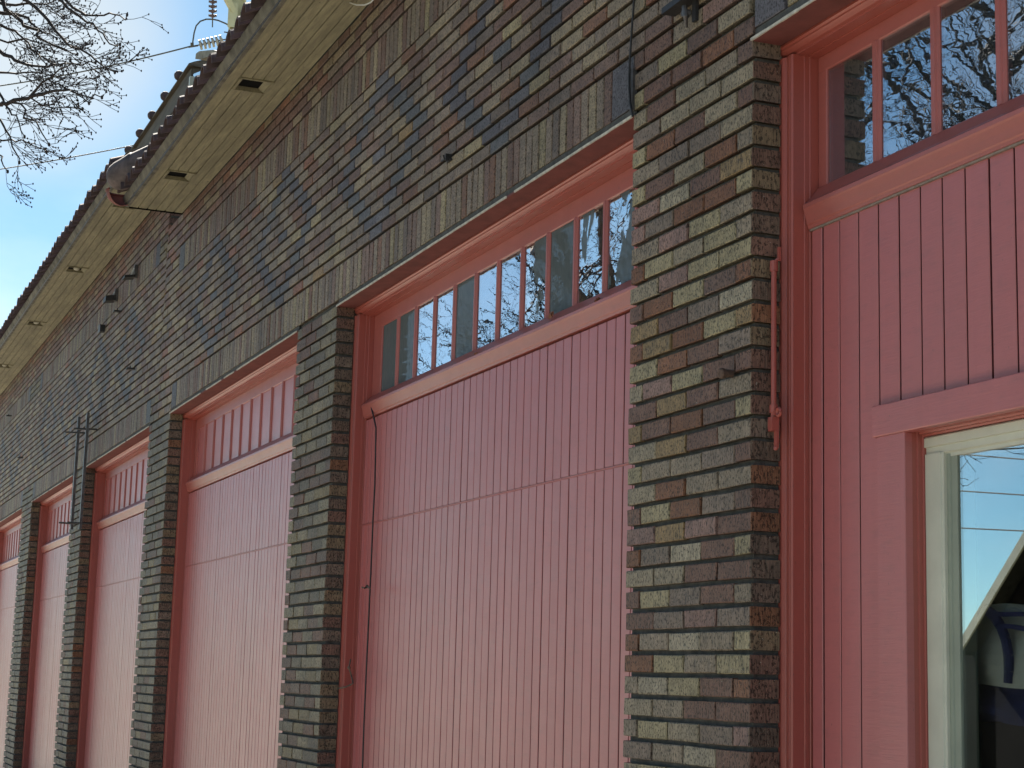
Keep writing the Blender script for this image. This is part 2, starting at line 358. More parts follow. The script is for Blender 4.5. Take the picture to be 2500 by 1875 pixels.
PALFAR = [((0.125, 0.125, 0.095), 10), ((0.10, 0.10, 0.08), 12), ((0.08, 0.078, 0.068), 10), ((0.08, 0.055, 0.05), 5), ((0.14, 0.13, 0.075), 4), ((0.095, 0.05, 0.04), 3)]
PALRET = [((0.13, 0.085, 0.075), 9), ((0.10, 0.085, 0.075), 6), ((0.15, 0.135, 0.095), 7), ((0.12, 0.11, 0.10), 8), ((0.16, 0.085, 0.05), 3)]
BLUE = [((0.075, 0.090, 0.135), 1), ((0.095, 0.112, 0.160), 1), ((0.062, 0.072, 0.112), 1), ((0.082, 0.105, 0.145), 1)]
def pick(pal):
    t = rnd.uniform(0, sum(w for _, w in pal)); 
    for c, w in pal:
        t -= w
        if t <= 0: break
    g = sum(c) / 3; j = rnd.uniform(0.90, 1.08); return tuple(round((g * 0.08 + x * 0.80 + 0.12 * m_) * j, 3) for x, m_ in zip(c, (0.172, 0.150, 0.122)))

BRICKS = []     # (kind, x0, x1, z0, z1, depth, colour)
def brick(kind, x0, x1, z0, z1, col, y=0.0, depth=0.10): BRICKS.append((kind, x0, x1, z0, z1, y, depth, col))
MOD, HJ = 0.2145, 0.0105
DIA = [-6.72, -8.54, -10.43, -12.28, -15.70, -17.50, -19.40, -21.2, -24.3, -26.1]
def run_zone(x0, x1, z0, z1, n, pal, r0=0, diamonds=False):
    p = (z1 - z0) / n; dn = 6 if n == 13 else (n - 5) // 2
    cen = n // 2
    for r in range(n):
        za = z0 + r * p; off = ((r + r0) % 2) * 0.5
        k = math.floor((x0 - 0.0) / MOD) - 1
        while True:
            a = (k + off) * MOD; bb = a + MOD - HJ
            k += 1
            if a >= x1: break
            a2, b2 = max(a, x0), min(bb, x1)
            if b2 - a2 < 0.025: continue
            kind = 'brick'; c = pick(pal)
            if diamonds:
                cx = a + (MOD - HJ) / 2; dz = abs(r - cen)
                for d in DIA:
                    # snap the centre brick to the grid of the middle row
                    o2 = ((cen + r0) % 2) * 0.5
                    d0 = (round(d / MOD - 0.48 - o2) + o2) * MOD + (MOD - HJ) / 2
                    for e in ((6 - dz) * MOD / 2, -(6 - dz) * MOD / 2):
                        if dz <= 6 and abs(cx - d0 - e) < MOD * 0.24: kind = 'blue_brick'; c = pick(BLUE)
                    if dz == 0 and abs(cx - d0) < MOD * 0.24: kind = 'blue_brick'; c = pick(BLUE)
            brick(kind, a2, b2, za + 0.0175, za + p, c)
def soldier_zone(x0, x1, z0, z1, pal):
    n = round((x1 - x0) / 0.0683); p = (x1 - x0) / n
    for i in range(n):
        brick('soldier_brick', x0 + i * p + 0.010, x0 + (i + 1) * p, z0, z1, pick(pal))
# near section
GAPS = [(-5.447, -4.597), (-14.542, -13.682), (-23.10, -22.105), (-33.0, -31.4)]
def band(z0, z1, xa, xb, n, flip=0, ends=0.2):
    """upright bricks between the gaps over every second pier, plain courses with blue end blocks in them"""
    edges = [xa] + [e for g in sorted(GAPS) for e in g if xa < e < xb] + [xb]
    ing = any(g[0] <= xa + 0.01 < g[1] for g in GAPS) if True else False
    segs = list(zip(edges[:-1], edges[1:]))
    for (s0, s1) in segs:
        mid = (s0 + s1) / 2
        if any(g[0] < mid < g[1] for g in GAPS): run_zone(s0, s1, z0 if z0 > H + 0.5 else H + 0.001, z1, n, (PALPIER if s1 > -6 else PAL) if s1 > SEAM else PALFAR, flip)
        else:
            a, b_ = s0, s1
            if s0 > xa + 0.01: brick('blue_block', s0 + 0.008, s0 + 0.185, z0 + 0.012, z1, pick(BLUE)); a = s0 + 0.193
            if s1 < xb - 0.01: brick('blue_block', s1 - 0.185, s1 - 0.008, z0 + 0.012, z1, pick(BLUE)); b_ = s1 - 0.193
            soldier_zone(a, b_, z0 + 0.012, z1, [(c, w) for c, w in PAL if c[0] - c[2] < 0.12])
band(H + 0.02, 2.225, SEAM, NEARX, 3)
band(H + 0.02, 2.225, -33.0, SEAM, 3)
run_zone(SEAM, NEARX, 2.225, 3.115, 13, PAL, 0, True)
run_zone(-33.0, SEAM, 2.225, 3.370, 17, PAL, 0, True)
band(3.115, 3.335, SEAM, NEARX, 3, 1)
band(3.370, 3.580, -33.0, SEAM, 3, 1)
run_zone(SEAM, NEARX, 3.335, 3.606, 4, PALTOP, 0)
run_zone(-33.0, SEAM, 3.580, 3.971, 6, PALTOP, 0)
# piers
NR = 51; PZ0 = -GZ; PP = (H - 0.0 - PZ0) / NR
for i, (x0, x1) in enumerate(PIERS):
    w = x1 - x0; m4 = (w + HJ) / 4; pal = PALPIER if i <= 1 else ([(c, 1.0) for c, _ in PALFAR] + [((0.15, 0.15, 0.11), 1.5)] if i == 2 else PALFAR)
    for r in range(NR):
        za = PZ0 + r * PP; z1 = za + PP; z0 = za + 0.0148
        xs = [0, 1, 2, 3, 4] if r % 2 else [0, 0.5, 1.5, 2.5, 3.5, 4]
        for j in range(len(xs) - 1):
            a = x0 + xs[j] * m4; b_ = x0 + xs[j + 1] * m4 - HJ
            brick('brick', a, b_, z0, z1, pick(pal), rnd.uniform(-0.0015, 0.0015))
BRICKS = [t for t in BRICKS]

def brick_mb(mb, w, h, d, col, x=0, y=0, z=0, tw=0.0, rz=0.0, rcol=None):
    c = 0.0028
    vs = [(0, d, 0), (w, d, 0), (w, d, h), (0, d, h), (0, c, 0), (w, c, 0), (w, c, h), (0, c, h),
          (c, 0, c), (w - c, 0, c), (w - c, 0, h - c), (c, 0, h - c)]
    jt = rnd.uniform
    vs = [(a + (jt(-0.0022, 0.0022) if k >= 4 else 0), bb + (jt(-0.0008, 0.0010) if k >= 8 else 0), e + (jt(-0.0014, 0.0014) if k >= 4 else 0)) for k, (a, bb, e) in enumerate(vs)]
    vs = [(x + a + tw * (bb - d), y + bb + rz * a, z + e + 0.0) for a, bb, e in vs]
    mb.add(vs, [(8, 9, 10, 11), (4, 5, 9, 8), (6, 7, 11, 10), (7, 4, 8, 11), (0, 4, 7, 3)], col)
    mb.add(vs, [(5, 6, 10, 9), (5, 1, 2, 6)], rcol or col)
    mb.add(vs, [(0, 1, 5, 4), (2, 3, 7, 6)], tuple(q * 0.38 for q in col))  # top and bottom faces darkened: joint shade put into the colour
# rank by size on the picture
def size_of(t):
    k, x0, x1, z0, z1, y, d, c = t
    a = pix((x0, 0, Z((z0 + z1) / 2))); b_ = pix((x1, 0, Z((z0 + z1) / 2))); e = pix(((x0 + x1) / 2, 0, Z(z0))); f = pix(((x0 + x1) / 2, 0, Z(z1)))
    if not (a and b_ and e and f): return 0
    if b_[0] < 0 or a[0] > 2500 or e[1] < 0 or f[1] > 1875: return 0
    return abs(b_[0] - a[0]) * abs(e[1] - f[1])
LIM = 296
wall = MB()
def wallbox(x0, x1, z0, z1, y0=0.021, y1=0.32): wall.box(x0, x1, y0, y1, Z(z0), Z(z1))
wallbox(SEAM - 0.002, NEARX, H + 0.002, 3.62); wallbox(-33, SEAM - 0.004, H + 0.002, 3.985)
FACADE = wall.build('facade_wall', MAT['mortar']); part(FACADE)
PIERO = []
for x0, x1 in PIERS:
    m_ = MB(); m_.box(x0 + 0.016, x1 - 0.016, 0.019, 0.40, 0.0, Z(H)); PIERO.append(part(m_.build('brick_pier', MAT['mortar'])))
byk = {}
for t in BRICKS: byk.setdefault(t[0], []).append(t)
cache = {}
def parent_of(t):
    if t[4] <= H + 0.01:
        for (x0, x1), o in zip(PIERS, PIERO):
            if x0 - 0.01 <= t[1] and t[2] <= x1 + 0.01: return o
    return FACADE
for k, L in byk.items():
    L.sort(key=size_of, reverse=True)
    mat = MAT['soldier'] if k == 'soldier_brick' else MAT['brick']
    st = {}
    for i, t in enumerate(L):
        _, x0, x1, z0, z1, y, d, c = t
        par = parent_of(t); ret = None
        if par is not FACADE:
            px0, px1 = [p for p, o in zip(PIERS, PIERO) if o is par][0]
            if t[2] > px1 - 0.012: ret = pick(PALRET)
        yy = y + rnd.uniform(-0.0012, 0.0012) - (0.002 if ret else 0)
        rz = rnd.uniform(-0.006, 0.006); zz = rnd.uniform(-0.0012, 0.0012)
        if i < LIM and size_of(t) > 0:
            key = (round(x1 - x0, 3), round(z1 - z0, 3), c, ret, k)
            if key not in cache:
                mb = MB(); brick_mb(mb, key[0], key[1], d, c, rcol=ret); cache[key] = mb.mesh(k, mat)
            o = obj(k, cache[key], par, (x0, yy, Z(z0) + zz)); o.rotation_euler = (0, 0, rz)
            o.location = Vector(o.location)
        else:
            sk = par
            if sk not in st: st[sk] = MB()
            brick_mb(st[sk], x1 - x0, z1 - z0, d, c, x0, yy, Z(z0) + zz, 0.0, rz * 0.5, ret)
    for par, mb in st.items():
        tag(mb.build(k + 's' if k != 'blue_block' else 'blue_blocks', mat, par), kind='stuff')
# the openings' inner reveal sides behind the pier bricks and dark rooms behind the doors
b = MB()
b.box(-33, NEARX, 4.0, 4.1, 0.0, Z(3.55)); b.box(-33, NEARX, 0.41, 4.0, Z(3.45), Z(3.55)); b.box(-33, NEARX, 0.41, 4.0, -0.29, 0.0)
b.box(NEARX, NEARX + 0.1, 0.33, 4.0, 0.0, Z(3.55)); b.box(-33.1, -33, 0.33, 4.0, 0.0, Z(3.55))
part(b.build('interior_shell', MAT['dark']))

# lintels, ledges
for x0, x1 in OPEN:
    b = MB(); b.box(x0 - 0.004, x1 + 0.004, -0.003, 0.118, Z(H - 0.008), Z(H) + 0.0008)
    L = part(b.build('steel_lintel', MAT['lintel']))
    b = MB(); n = 40
    for i in range(n):
        if rnd.random() < 0.06: continue
        a = x0 + (x1 - x0) * i / n; bb = x0 + (x1 - x0) * (i + 1) / n
        b.box(a, bb, -0.0085 - rnd.uniform(0, 0.002), -0.0035, Z(H - 0.0085 - rnd.uniform(0, 0.002)), Z(H - 0.001))
    tag(b.build('chipped_paint_edge', MAT['caulk'], L), kind='stuff')
    b = MB(); b.box(x0, x1, 0.006, 0.0150, Z(H + 0.002), Z(H + 0.031)); b.build('mortar_strip', MAT['mortar'], L)

# ---------------------------------------------------------------- garage doors
YB = 0.170
KT = (2.6353 + 0.197) / (2.6353 + 0.17)
HEADP = [(0.115, 2.0 - 0.009), (0.100, 1.991), (0.098, 1.983), (0.104, 1.978), (0.104, 1.972), (0.108, 1.966), (0.116, 1.960), (0.128, 1.957), (0.128, 1.951), (0.165, 1.951), (0.165, 1.946), (0.22, 1.946), (0.22, 1.991)]
def railprof(zt, zb):   # transom bottom rail with a nosing and a cove beneath; (y, z)
    return [(0.22, zt), (0.199, zt), (0.195, zt - 0.004), (0.160, zb + 0.024), (0.146, zb + 0.014), (0.140, zb + 0.008), (0.140, zb - 0.004), (0.143, zb - 0.010),
            (0.145, zb - 0.016), (0.149, zb - 0.030), (0.154, zb - 0.052), (0.158, zb - 0.056), (0.160, zb - 0.066), (0.22, zb - 0.066)]
def postprof(x0, side=1):
    """front post seen in plan; outer edge at x0, growing by side; with a round outer bead and small grooves; (x, y)"""
    P = [(-0.03, 0.20), (-0.03, 0.118), (-0.020, 0.108), (0.0, 0.102), (0.016, 0.103), (0.028, 0.109), (0.031, 0.114), (0.034, 0.109), (0.050, 0.108), (0.052, 0.112), (0.055, 0.108),
         (0.060, 0.108), (0.066, 0.112), (0.066, 0.150), (0.069, 0.152), (0.069, 0.168), (0.071, 0.170), (0.071, 0.22)]
    return [(x0 + side * (a), y) for a, y in P]
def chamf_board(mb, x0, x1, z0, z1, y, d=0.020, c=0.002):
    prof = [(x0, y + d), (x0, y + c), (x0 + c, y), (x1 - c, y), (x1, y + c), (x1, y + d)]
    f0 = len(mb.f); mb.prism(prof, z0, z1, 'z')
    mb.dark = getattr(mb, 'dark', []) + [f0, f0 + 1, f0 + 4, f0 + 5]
def make_door(i, x0, x1):
    door = MB()
    if i == 0:
        door.box(x0 - 0.02, -4.10, YB + 0.016, YB + 0.034, 0.0, Z(1.40)); door.box(-4.10, -1.9, YB + 0.016, YB + 0.034, Z(0.735), Z(1.40))
        door.box(-4.10, -1.9, YB + 0.016, YB + 0.034, 0.0, Z(-0.705)); door.box(-1.9, x1 + 0.02, YB + 0.016, YB + 0.034, 0.0, Z(1.40))
    else: door.box(x0 - 0.02, x1 + 0.02, YB + 0.016, YB + 0.034, 0.0, Z(1.40))
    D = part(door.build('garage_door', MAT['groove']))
    near = i <= 2
    # frame
    for s in (0, 1):
        m_ = MB(); m_.prism(postprof(x0 - 0.012 if s == 0 else x1 + 0.012, 1 if s == 0 else -1), 0.0, Z(1.9505 if i else 1.9505), 'z')
        if s: m_.f = [tuple(reversed(f)) for f in m_.f]
        m_.build('frame_post', MAT['frame'], D)
    m_ = MB(); m_.prism([(a, Z(b_)) for a, b_ in HEADP], x0 - 0.02, x1 + 0.02); m_.build('frame_head', MAT['frame'], D)
    if i == 0: zt, zb, gt, pit, xs = 1.515, 1.456, 1.876, 0.286, -4.444
    else: zt, zb, gt, pit, xs = 1.490, 1.440, 1.850, 0.281, x0 + 0.292
    zt *= KT; gt *= KT; xs *= KT; pit *= KT
    xl, xr = x0 + 0.064, x1 - 0.064
    m_ = MB(); m_.prism([(a, Z(b_)) for a, b_ in railprof(zt, zb)], xl, xr); m_.build('transom_rail', MAT['rail'], D)
    m_ = MB(); m_.prism([(0.22, Z(gt)), (0.200, Z(gt)), (0.197, Z(gt + 0.004)), (0.197, Z(1.9455)), (0.22, Z(1.9455))], xl, xr); m_.build('transom_top_rail', MAT['rail'], D)
    m_ = MB(); m_.prism([(xl, 0.22), (xl, 0.197), (xs - 0.003, 0.197), (xs, 0.200), (xs, 0.22)], Z(zt - 0.001), Z(gt + 0.001), 'z'); m_.build('transom_stile', MAT['rail'], D)
    x = xs; k = 0
    while x < xr - 0.1:
        xn = x + pit - 0.045
        xe = min(xn, xr - 0.03)
        m_ = MB(); m_.box(x - 0.006, xe + 0.006, 0.2045, 0.2075, Z(zt - 0.004), Z(gt + 0.004))
        if i == 0: g = MAT['glass_old']
        elif i == 1: g = MAT[['glass_dusty', 'glass_dusty', 'glass_old', 'glass_old', 'glass_dusty', 'glass_old', 'glass_old', 'glass_patch', 'glass_dusty', 'glass_patch2', 'glass_patch', 'glass_patch2', 'glass_old', 'glass_old'][k % 14]]
        else: g = MAT['board']
        m_.build('pane' if i < 2 else 'transom_panel', g, D)
        if xe < xr - 0.05:
            m_ = MB(); w = 0.045
            m_.prism([(xe, 0.22), (xe, 0.202), (xe + 0.006, 0.197), (xe + 0.014, 0.197), (xe + 0.017, 0.193), (xe + w - 0.017, 0.193), (xe + w - 0.014, 0.197), (xe + w - 0.006, 0.197), (xe + w, 0.202), (xe + w, 0.22)], Z(zt - 0.003), Z(gt + 0.003), 'z')
            m_.build('mullion', MAT['rail'] if i < 2 else MAT['frame'], D)
        x += pit; k += 1
    m_ = MB(); m_.prism([(x - pit + pit - 0.0, 0.20), (x - 0.001, 0.162), (x1 - 0.06, 0.162), (x1 - 0.06, 0.20)], Z(zt), Z(gt), 'z') if x < x1 - 0.07 else None
    # boards
    top = zb - 0.073 if i == 0 else zb - 0.075
    if i == 0:
        xb = [-4.531, -4.469, -4.376]; bw = 0.1018
    else:
        xb = [x0 + 0.066, x0 + 0.10]; bw = 0.0815
    while xb[-1] + bw < x1 - 0.07: xb.append(xb[-1] + bw)
    xb.append(x1 - 0.062)
    SEAMZ = 0.796
    WX0, WX1, WTOP, WBOT = -4.161, -1.8, 0.79, -0.75
    far = MB()
    for a, c_ in zip(xb[:-1], xb[1:]):
        a += rnd.uniform(0.0026, 0.0040); c_ -= rnd.uniform(0.0026, 0.0040); yo = YB + rnd.uniform(-0.0008, 0.0008)
        if i == 0:
            if c_ < WX0 + 0.02: spans = [(-GZ + 0.01, top)]
            elif a > WX1: spans = [(-GZ + 0.01, top)]
            else: spans = [(WTOP - 0.05, top), (-GZ + 0.01, WBOT)]
        else: spans = [(-GZ + 0.01, SEAMZ - 0.004), (SEAMZ + 0.006, top)]
        for z0, z1 in spans:
            mb = MB() if near else far
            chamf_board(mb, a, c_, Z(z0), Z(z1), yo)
            if near: mb.build('board', MAT['board'], D)
    if not near: tag(far.build('boards', MAT['board'], D), kind='stuff')
    if i: 
        m_ = MB(); m_.prism([(YB + 0.012, Z(SEAMZ - 0.003)), (YB + 0.001, Z(SEAMZ - 0.003)), (YB - 0.002, Z(SEAMZ)), (YB - 0.002, Z(SEAMZ + 0.003)), (YB + 0.012, Z(SEAMZ + 0.005))], x0 + 0.07, x1 - 0.07); m_.build('weather_strip', MAT['board'], D)
    else:
        m_ = MB(); m_.box(-4.531, x1 - 0.065, 0.163, YB + 0.016, Z(1.3834), Z(1.3895)); m_.build('sealant_line', MAT['sealant'], D)
    return D
DOORS = [make_door(i, *o) for i, o in enumerate(OPEN)]

# window set in the first door
WIN = empty('door_window', (-4.0, 0.17, Z(0))); part(WIN)
wl = Vector((-4.0, 0.17, Z(0)))
def wpart(mb, name, mat):
    mb.v = [(v[0] - wl.x, v[1] - wl.y, v[2] - wl.z) for v in mb.v]; return mb.build(name, mat, WIN)
YC = 0.150
m_ = MB(); m_.prism([(-4.158, 0.175), (-4.158, YC + 0.003), (-4.155, YC), (-4.028, YC), (-4.026, YC + 0.003), (-4.026, 0.175)], Z(-0.70), Z(0.7005), 'z'); wpart(m_, 'casing', MAT['board'])
m_ = MB(); m_.prism([(YC + 0.03, Z(0.701)), (YC - 0.004, Z(0.701)), (YC - 0.006, Z(0.704)), (YC - 0.006, Z(0.787)), (YC - 0.003, Z(0.79)), (YC + 0.03, Z(0.79))], -4.172, -1.75); wpart(m_, 'casing', MAT['board'])
m_ = MB(); m_.prism([(-4.10, 0.1755), (-4.0265, 0.1755), (-4.0265, 0.190), (-4.021, 0.192), (-4.021, 0.205), (-4.016, 0.207), (-4.016, 0.26), (-4.10, 0.26)], Z(-0.70), Z(0.72), 'z'); wpart(m_, 'jamb', MAT['frame'])
m_ = MB(); m_.prism([(0.1755, Z(0.735)), (0.1755, Z(0.7)), (0.190, Z(0.70)), (0.192, Z(0.695)), (0.205, Z(0.695)), (0.207, Z(0.690)), (0.26, Z(0.690)), (0.26, Z(0.735))], -4.0155, -1.9); wpart(m_, 'head_jamb', MAT['frame'])
# white sash: stepped profile
sash = [(-4.0145, 0.28), (-4.0145, 0.210), (-4.011, 0.207), (-3.944, 0.207), (-3.942, 0.211), (-3.932, 0.211), (-3.931, 0.224), (-3.931, 0.28)]
m_ = MB(); m_.prism(sash, Z(-0.70), Z(0.640), 'z'); wpart(m_, 'window_frame', MAT['whitewood'])
m_ = MB(); m_.prism([(-3.9308, 0.28), (-3.9308, 0.219), (-3.916, 0.219), (-3.914, 0.223), (-3.893, 0.223), (-3.891, 0.225), (-3.891, 0.28)], Z(-0.70), Z(0.634), 'z'); wpart(m_, 'inner_sash', MAT['sashshade'])
hd = [(0.28, 0.6885), (0.212, 0.6885), (0.207, 0.684), (0.207, 0.660), (0.214, 0.658), (0.214, 0.640), (0.221, 0.636), (0.221, 0.627), (0.28, 0.625)]
m_ = MB(); m_.prism([(a, Z(c_)) for a, c_ in hd], -4.0145, -1.9); wpart(m_, 'window_frame', MAT['whitewood'])
m_ = MB(); m_.box(-3.893, -1.9, 0.229, 0.233, Z(-0.7), Z(0.63)); wpart(m_, 'pane', MAT['glass_win'])
m_ = MB(); m_.box(-3.985, -3.932, 0.2805, 0.30, Z(-0.7), Z(0.65)); wpart(m_, 'inner_frame', MAT['dark'])
m_ = MB(); m_.box(-4.3, -1.7, 0.24, 0.285, Z(-0.78), Z(-0.70)); wpart(m_, 'sill', MAT['frame'])

# ---------------------------------------------------------------- eaves
def vent_list(near):
    return [(-10.36, 0), (-12.59, 0)] if near else []
def soffit(x0, x1, zc, vents, near):
    z = Z(zc); SOF = MB(); SOF.box(x0, x1, -0.425, 0.0135, z + 0.022, z + 0.05)
    P = part(SOF.build('soffit', MAT['dark'])); n = 6; w = 0.425 / n
    for j in range(n):
        ya = -0.425 + j * w; yb = ya + w
        cut = []
        if 1 <= j <= 3: cut = [(v - 0.125, v + 0.125) for v in vents]
        xs = []; x = x0
        while x < x1:
            e = min(x1, x + rnd.uniform(2.2, 4.5)); xs.append((x, e)); x = e
        for a, e in xs:
            segs = [(a, e)]
            for c0, c1 in cut:
                ns = []
                for s0, s1 in segs:
                    if c1 <= s0 or c0 >= s1: ns.append((s0, s1)); continue
                    if c0 > s0: ns.append((s0, c0))
                    if c1 < s1: ns.append((c1, s1))
                segs = ns
            for s0, s1 in segs:
                if s1 - s0 < 0.02: continue
                mb = MB(); g = 0.0030
                mb.prism([(ya + g, z + 0.021), (ya + g, z + 0.004), (ya + g + 0.003, z + rnd.uniform(0, 0.0015)), (yb - g - 0.003, z + rnd.uniform(0, 0.0015)), (yb - g, z + 0.004), (yb - g, z + 0.021)], s0 + 0.001, s1 - 0.001)
                mb.build('soffit_plank', MAT['soffit'], P)
    for v in vents:
        y0, y1 = -0.425 + w, -0.425 + 4 * w
        mb = MB()
        for a, c_, d, e in ((v - 0.125, v - 0.108, y0, y1), (v + 0.108, v + 0.125, y0, y1), (v - 0.1, v + 0.1, y0, y0 + 0.016), (v - 0.1, v + 0.1, y1 - 0.016, y1)): mb.box(a, c_, d, e, z - 0.008, z + 0.0215)
        F = mb.build('vent_frame', MAT['soffit'], P)
        mb = MB()   # torn screen
        mb.add([(v + 0.10, y0 + 0.02, z + 0.015), (v + 0.10, y1 - 0.06, z + 0.006), (v + 0.05, y1 - 0.08, z + 0.012), (v + 0.07, y0 + 0.06, z + 0.014)], [(0, 1, 2, 3)])
        mb.build('torn_screen', MAT['fascia'], P)
        mb = MB(); mb.prism([(y1 - 0.050, z + 0.018), (y1 - 0.018, z - 0.003), (y1 - 0.016, z), (y1 - 0.046, z + 0.02)], v - 0.1, v + 0.1); mb.build('vent_flap', MAT['soffit'], P)
        if not near:
            mb = MB(); mb.ball((v, (y0 + y1) / 2, z + 0.008), 0.032, sq=(1, 1, 0.6)); mb.build('globe', MAT['bulb'], P)
    return P
SN = soffit(-13.66, NEARX, 3.606, [-10.36, -12.59], True)
farv = [-14.98, -17.75, -20.85, -24.1, -27.3]
SF = soffit(-33.0, -13.64, 3.971, farv, False)
def fascia(x0, x1, z0, z1, name='fascia'):
    b = MB(); b.prism([(-0.4255, Z(z0) - 0.004), (-0.447, Z(z0) - 0.006), (-0.450, Z(z0)), (-0.450, Z(z0) + 0.012), (-0.458, Z(z0) + 0.016), (-0.472, Z(z1) - 0.02), (-0.480, Z(z1)), (-0.4255, Z(z1))], x0, x1)
    o = part(b.build(name, MAT['fascia']))
    b = MB(); b.box(x0, x1, -0.4545, -0.4505, Z(z0) - 0.002, Z(z0) + 0.011); b.build('drip_edge', MAT['iron'], o); return o
fascia(-13.66, NEARX, 3.606, 3.672); fascia(-33.0, -13.67, 3.971, 4.03)
b = MB(); b.box(-13.672, -13.6605, -0.4254, 0.0, Z(3.598), Z(3.70)); part(b.build('eave_end_board', MAT['dark']))
b = MB(); b.box(-13.6600, -13.64, -0.42, 0.0134, Z(3.63), Z(3.97)); part(b.build('roof_step_wall', MAT['fascia']))

# roof: slabs, then barrel tiles
SL = 0.40
ROOF = {}
for nm, x0, x1, z0 in (('roof', -13.6, NEARX, 3.674), ('roof', -33.0, -13.61, 4.034)):
    b = MB(); L = 4.5
    b.add([(x0, -0.476, Z(z0)), (x1, -0.476, Z(z0)), (x1, L, Z(z0) + (L + 0.476) * SL), (x0, L, Z(z0) + (L + 0.476) * SL),
           (x0, -0.476, Z(z0) + 0.012), (x1, -0.476, Z(z0) + 0.012), (x1, L, Z(z0) + 0.012 + (L + 0.476) * SL), (x0, L, Z(z0) + 0.012 + (L + 0.476) * SL)],
          [(0, 3, 2, 1), (4, 5, 6, 7), (0, 1, 5, 4), (1, 2, 6, 5), (2, 3, 7, 6), (3, 0, 4, 7)])
    ROOF[x1 == NEARX] = part(b.build('roof', MAT['fascia']))
def tile_mb(mb, x, y, z, r=0.078, L=0.42, ry=0.0):
    n = 9; vs = []
    for k, (yy, zz, rr) in enumerate(((y, z, r), (y + L, z + L * SL, r * 0.86))):
        for j in range(n):
            a = math.pi * j / (n - 1); vs.append((x + rr * math.cos(a), yy, zz + rr * 1.05 * math.sin(a)))
    for k, (yy, zz, rr) in enumerate(((y, z, r - 0.013), (y + L, z + L * SL, r * 0.86 - 0.013))):
        for j in range(n):
            a = math.pi * j / (n - 1); vs.append((x + rr * math.cos(a), yy, zz + rr * 1.05 * math.sin(a)))
    fs = []
    for j in range(n - 1):
        fs += [(j, j + 1, n + j + 1, n + j), (2 * n + j, 3 * n + j, 3 * n + j + 1, 2 * n + j + 1), (j, 2 * n + j, 2 * n + j + 1, j + 1)]
    fs += [(0, n, 3 * n, 2 * n), (n - 1, 2 * n + n - 1, 3 * n + n - 1, n + n - 1)]
    mb.add(vs, fs)
tmb = MB(); tile_mb(tmb, 0, 0, 0); TILE = [tmb.mesh('roof_tile', MAT['tile'])]; normals_fix(TILE[0])
tmb = MB(); tile_mb(tmb, 0, 0, 0, 0.074, 0.4); t2 = tmb.mesh('roof_tile', MAT['tile']); normals_fix(t2); TILE.append(t2)
for near, x0, x1, z0 in ((True, -13.42, NEARX, 3.674), (False, -32.9, -13.9, 4.034)):
    x = x0
    while x < x1:
        p = obj('roof_tile', rnd.choice(TILE), ROOF[near], (x + rnd.uniform(-0.006, 0.006), -0.545 + rnd.uniform(-0.012, 0.012), Z(z0) - 0.018 + rnd.uniform(-0.004, 0.004)))
        p.rotation_euler = (0, rnd.uniform(-0.06, 0.06), rnd.uniform(-0.03, 0.03)); x += 0.2245
    st = MB(); x = x0
    while x < x1:
        for r_ in range(1, 11): tile_mb(st, x, -0.545 + r_ * 0.36, Z(z0) + 0.002 + r_ * 0.36 * SL, 0.078, 0.42)
        x += 0.2245
    s_ = st.build('roof_tiles', MAT['tile'], ROOF[near]); normals_fix(s_.data); tag(s_, kind='stuff')
# hip: line of round caps with a domed end
hd_ = Vector((0.66, 0.66, 0.36)).normalized(); h0 = Vector((-13.45, -0.52, Z(3.80)))
b = MB(); b.lathe([(0.004, -0.135), (0.05, -0.125), (0.085, -0.10), (0.108, -0.06), (0.118, -0.01), (0.120, 0.06), (0.126, 0.14), (0.118, 0.15)], h0, hd_, 18)
part(b.build('hip_end_cap', MAT['tilegrey'], smooth=True))
for j in range(8):
    b = MB(); q = h0 + hd_ * (0.13 + j * 0.36); b.lathe([(0.122, 0.0), (0.120, 0.02), (0.098, 0.38), (0.09, 0.385)], q, hd_, 16); part(b.build('hip_cap', MAT['tilegrey'], smooth=True))
b = MB()
n = 10; cc = Vector((-13.60, -0.50, Z(3.62)))
vs = []; fs = []
for j in range(7):
    th = math.pi * 0.5 * j / 6
    for i_ in range(n + 1):
        a = math.pi * (0.35 + 1.3 * i_ / n)
        vs.append(cc + Vector((0.12 * math.cos(a) * math.cos(th), 0.12 * math.sin(a) * math.cos(th), -0.02 - 0.0 + 0.11 * math.sin(th) * -1 + 0.10)))
for j in range(6):
    for i_ in range(n): a = j * (n + 1) + i_; fs.append((a, a + 1, a + n + 2, a + n + 1))
b.add(vs, fs); b.tube([vs[i_] + Vector((0, 0, 0.004)) for i_ in range(n + 1)], 0.009, 5)
o = part(b.build('broken_end_cap', MAT['tilered'], smooth=True))
# roof lantern with its ridge caps and the small dormer window
LZ = 6.68
b = MB(); b.box(-29.5, -18.75, 1.0, 2.6, Z(4.5), Z(LZ - 0.052)); o = part(b.build('roof_lantern', MAT['oldwood']))
b = MB(); b.prism([(0.94, Z(LZ - 0.05)), (0.94, Z(LZ - 0.03)), (1.0, Z(LZ)), (1.8, Z(LZ + 0.3)), (2.7, Z(LZ - 0.1))], -29.6, -18.7); b.build('lantern_roof', MAT['oldwood'], o)
for j in range(6):
    b = MB(); b.box(-29.5, -18.76, 0.985 - 0.002 * (j % 2), 0.999, Z(5.2 + j * 0.24), Z(5.2 + j * 0.24 + 0.225)); b.build('lantern_board', MAT['oldwood'], o)
for j in range(13):
    x = -19.28 - 0.80 * j
    b = MB(); b.ball((x, 0.95, Z(LZ + 0.01)), 0.060, 12, 8); b.build('ridge_tile', MAT['tile'], o)
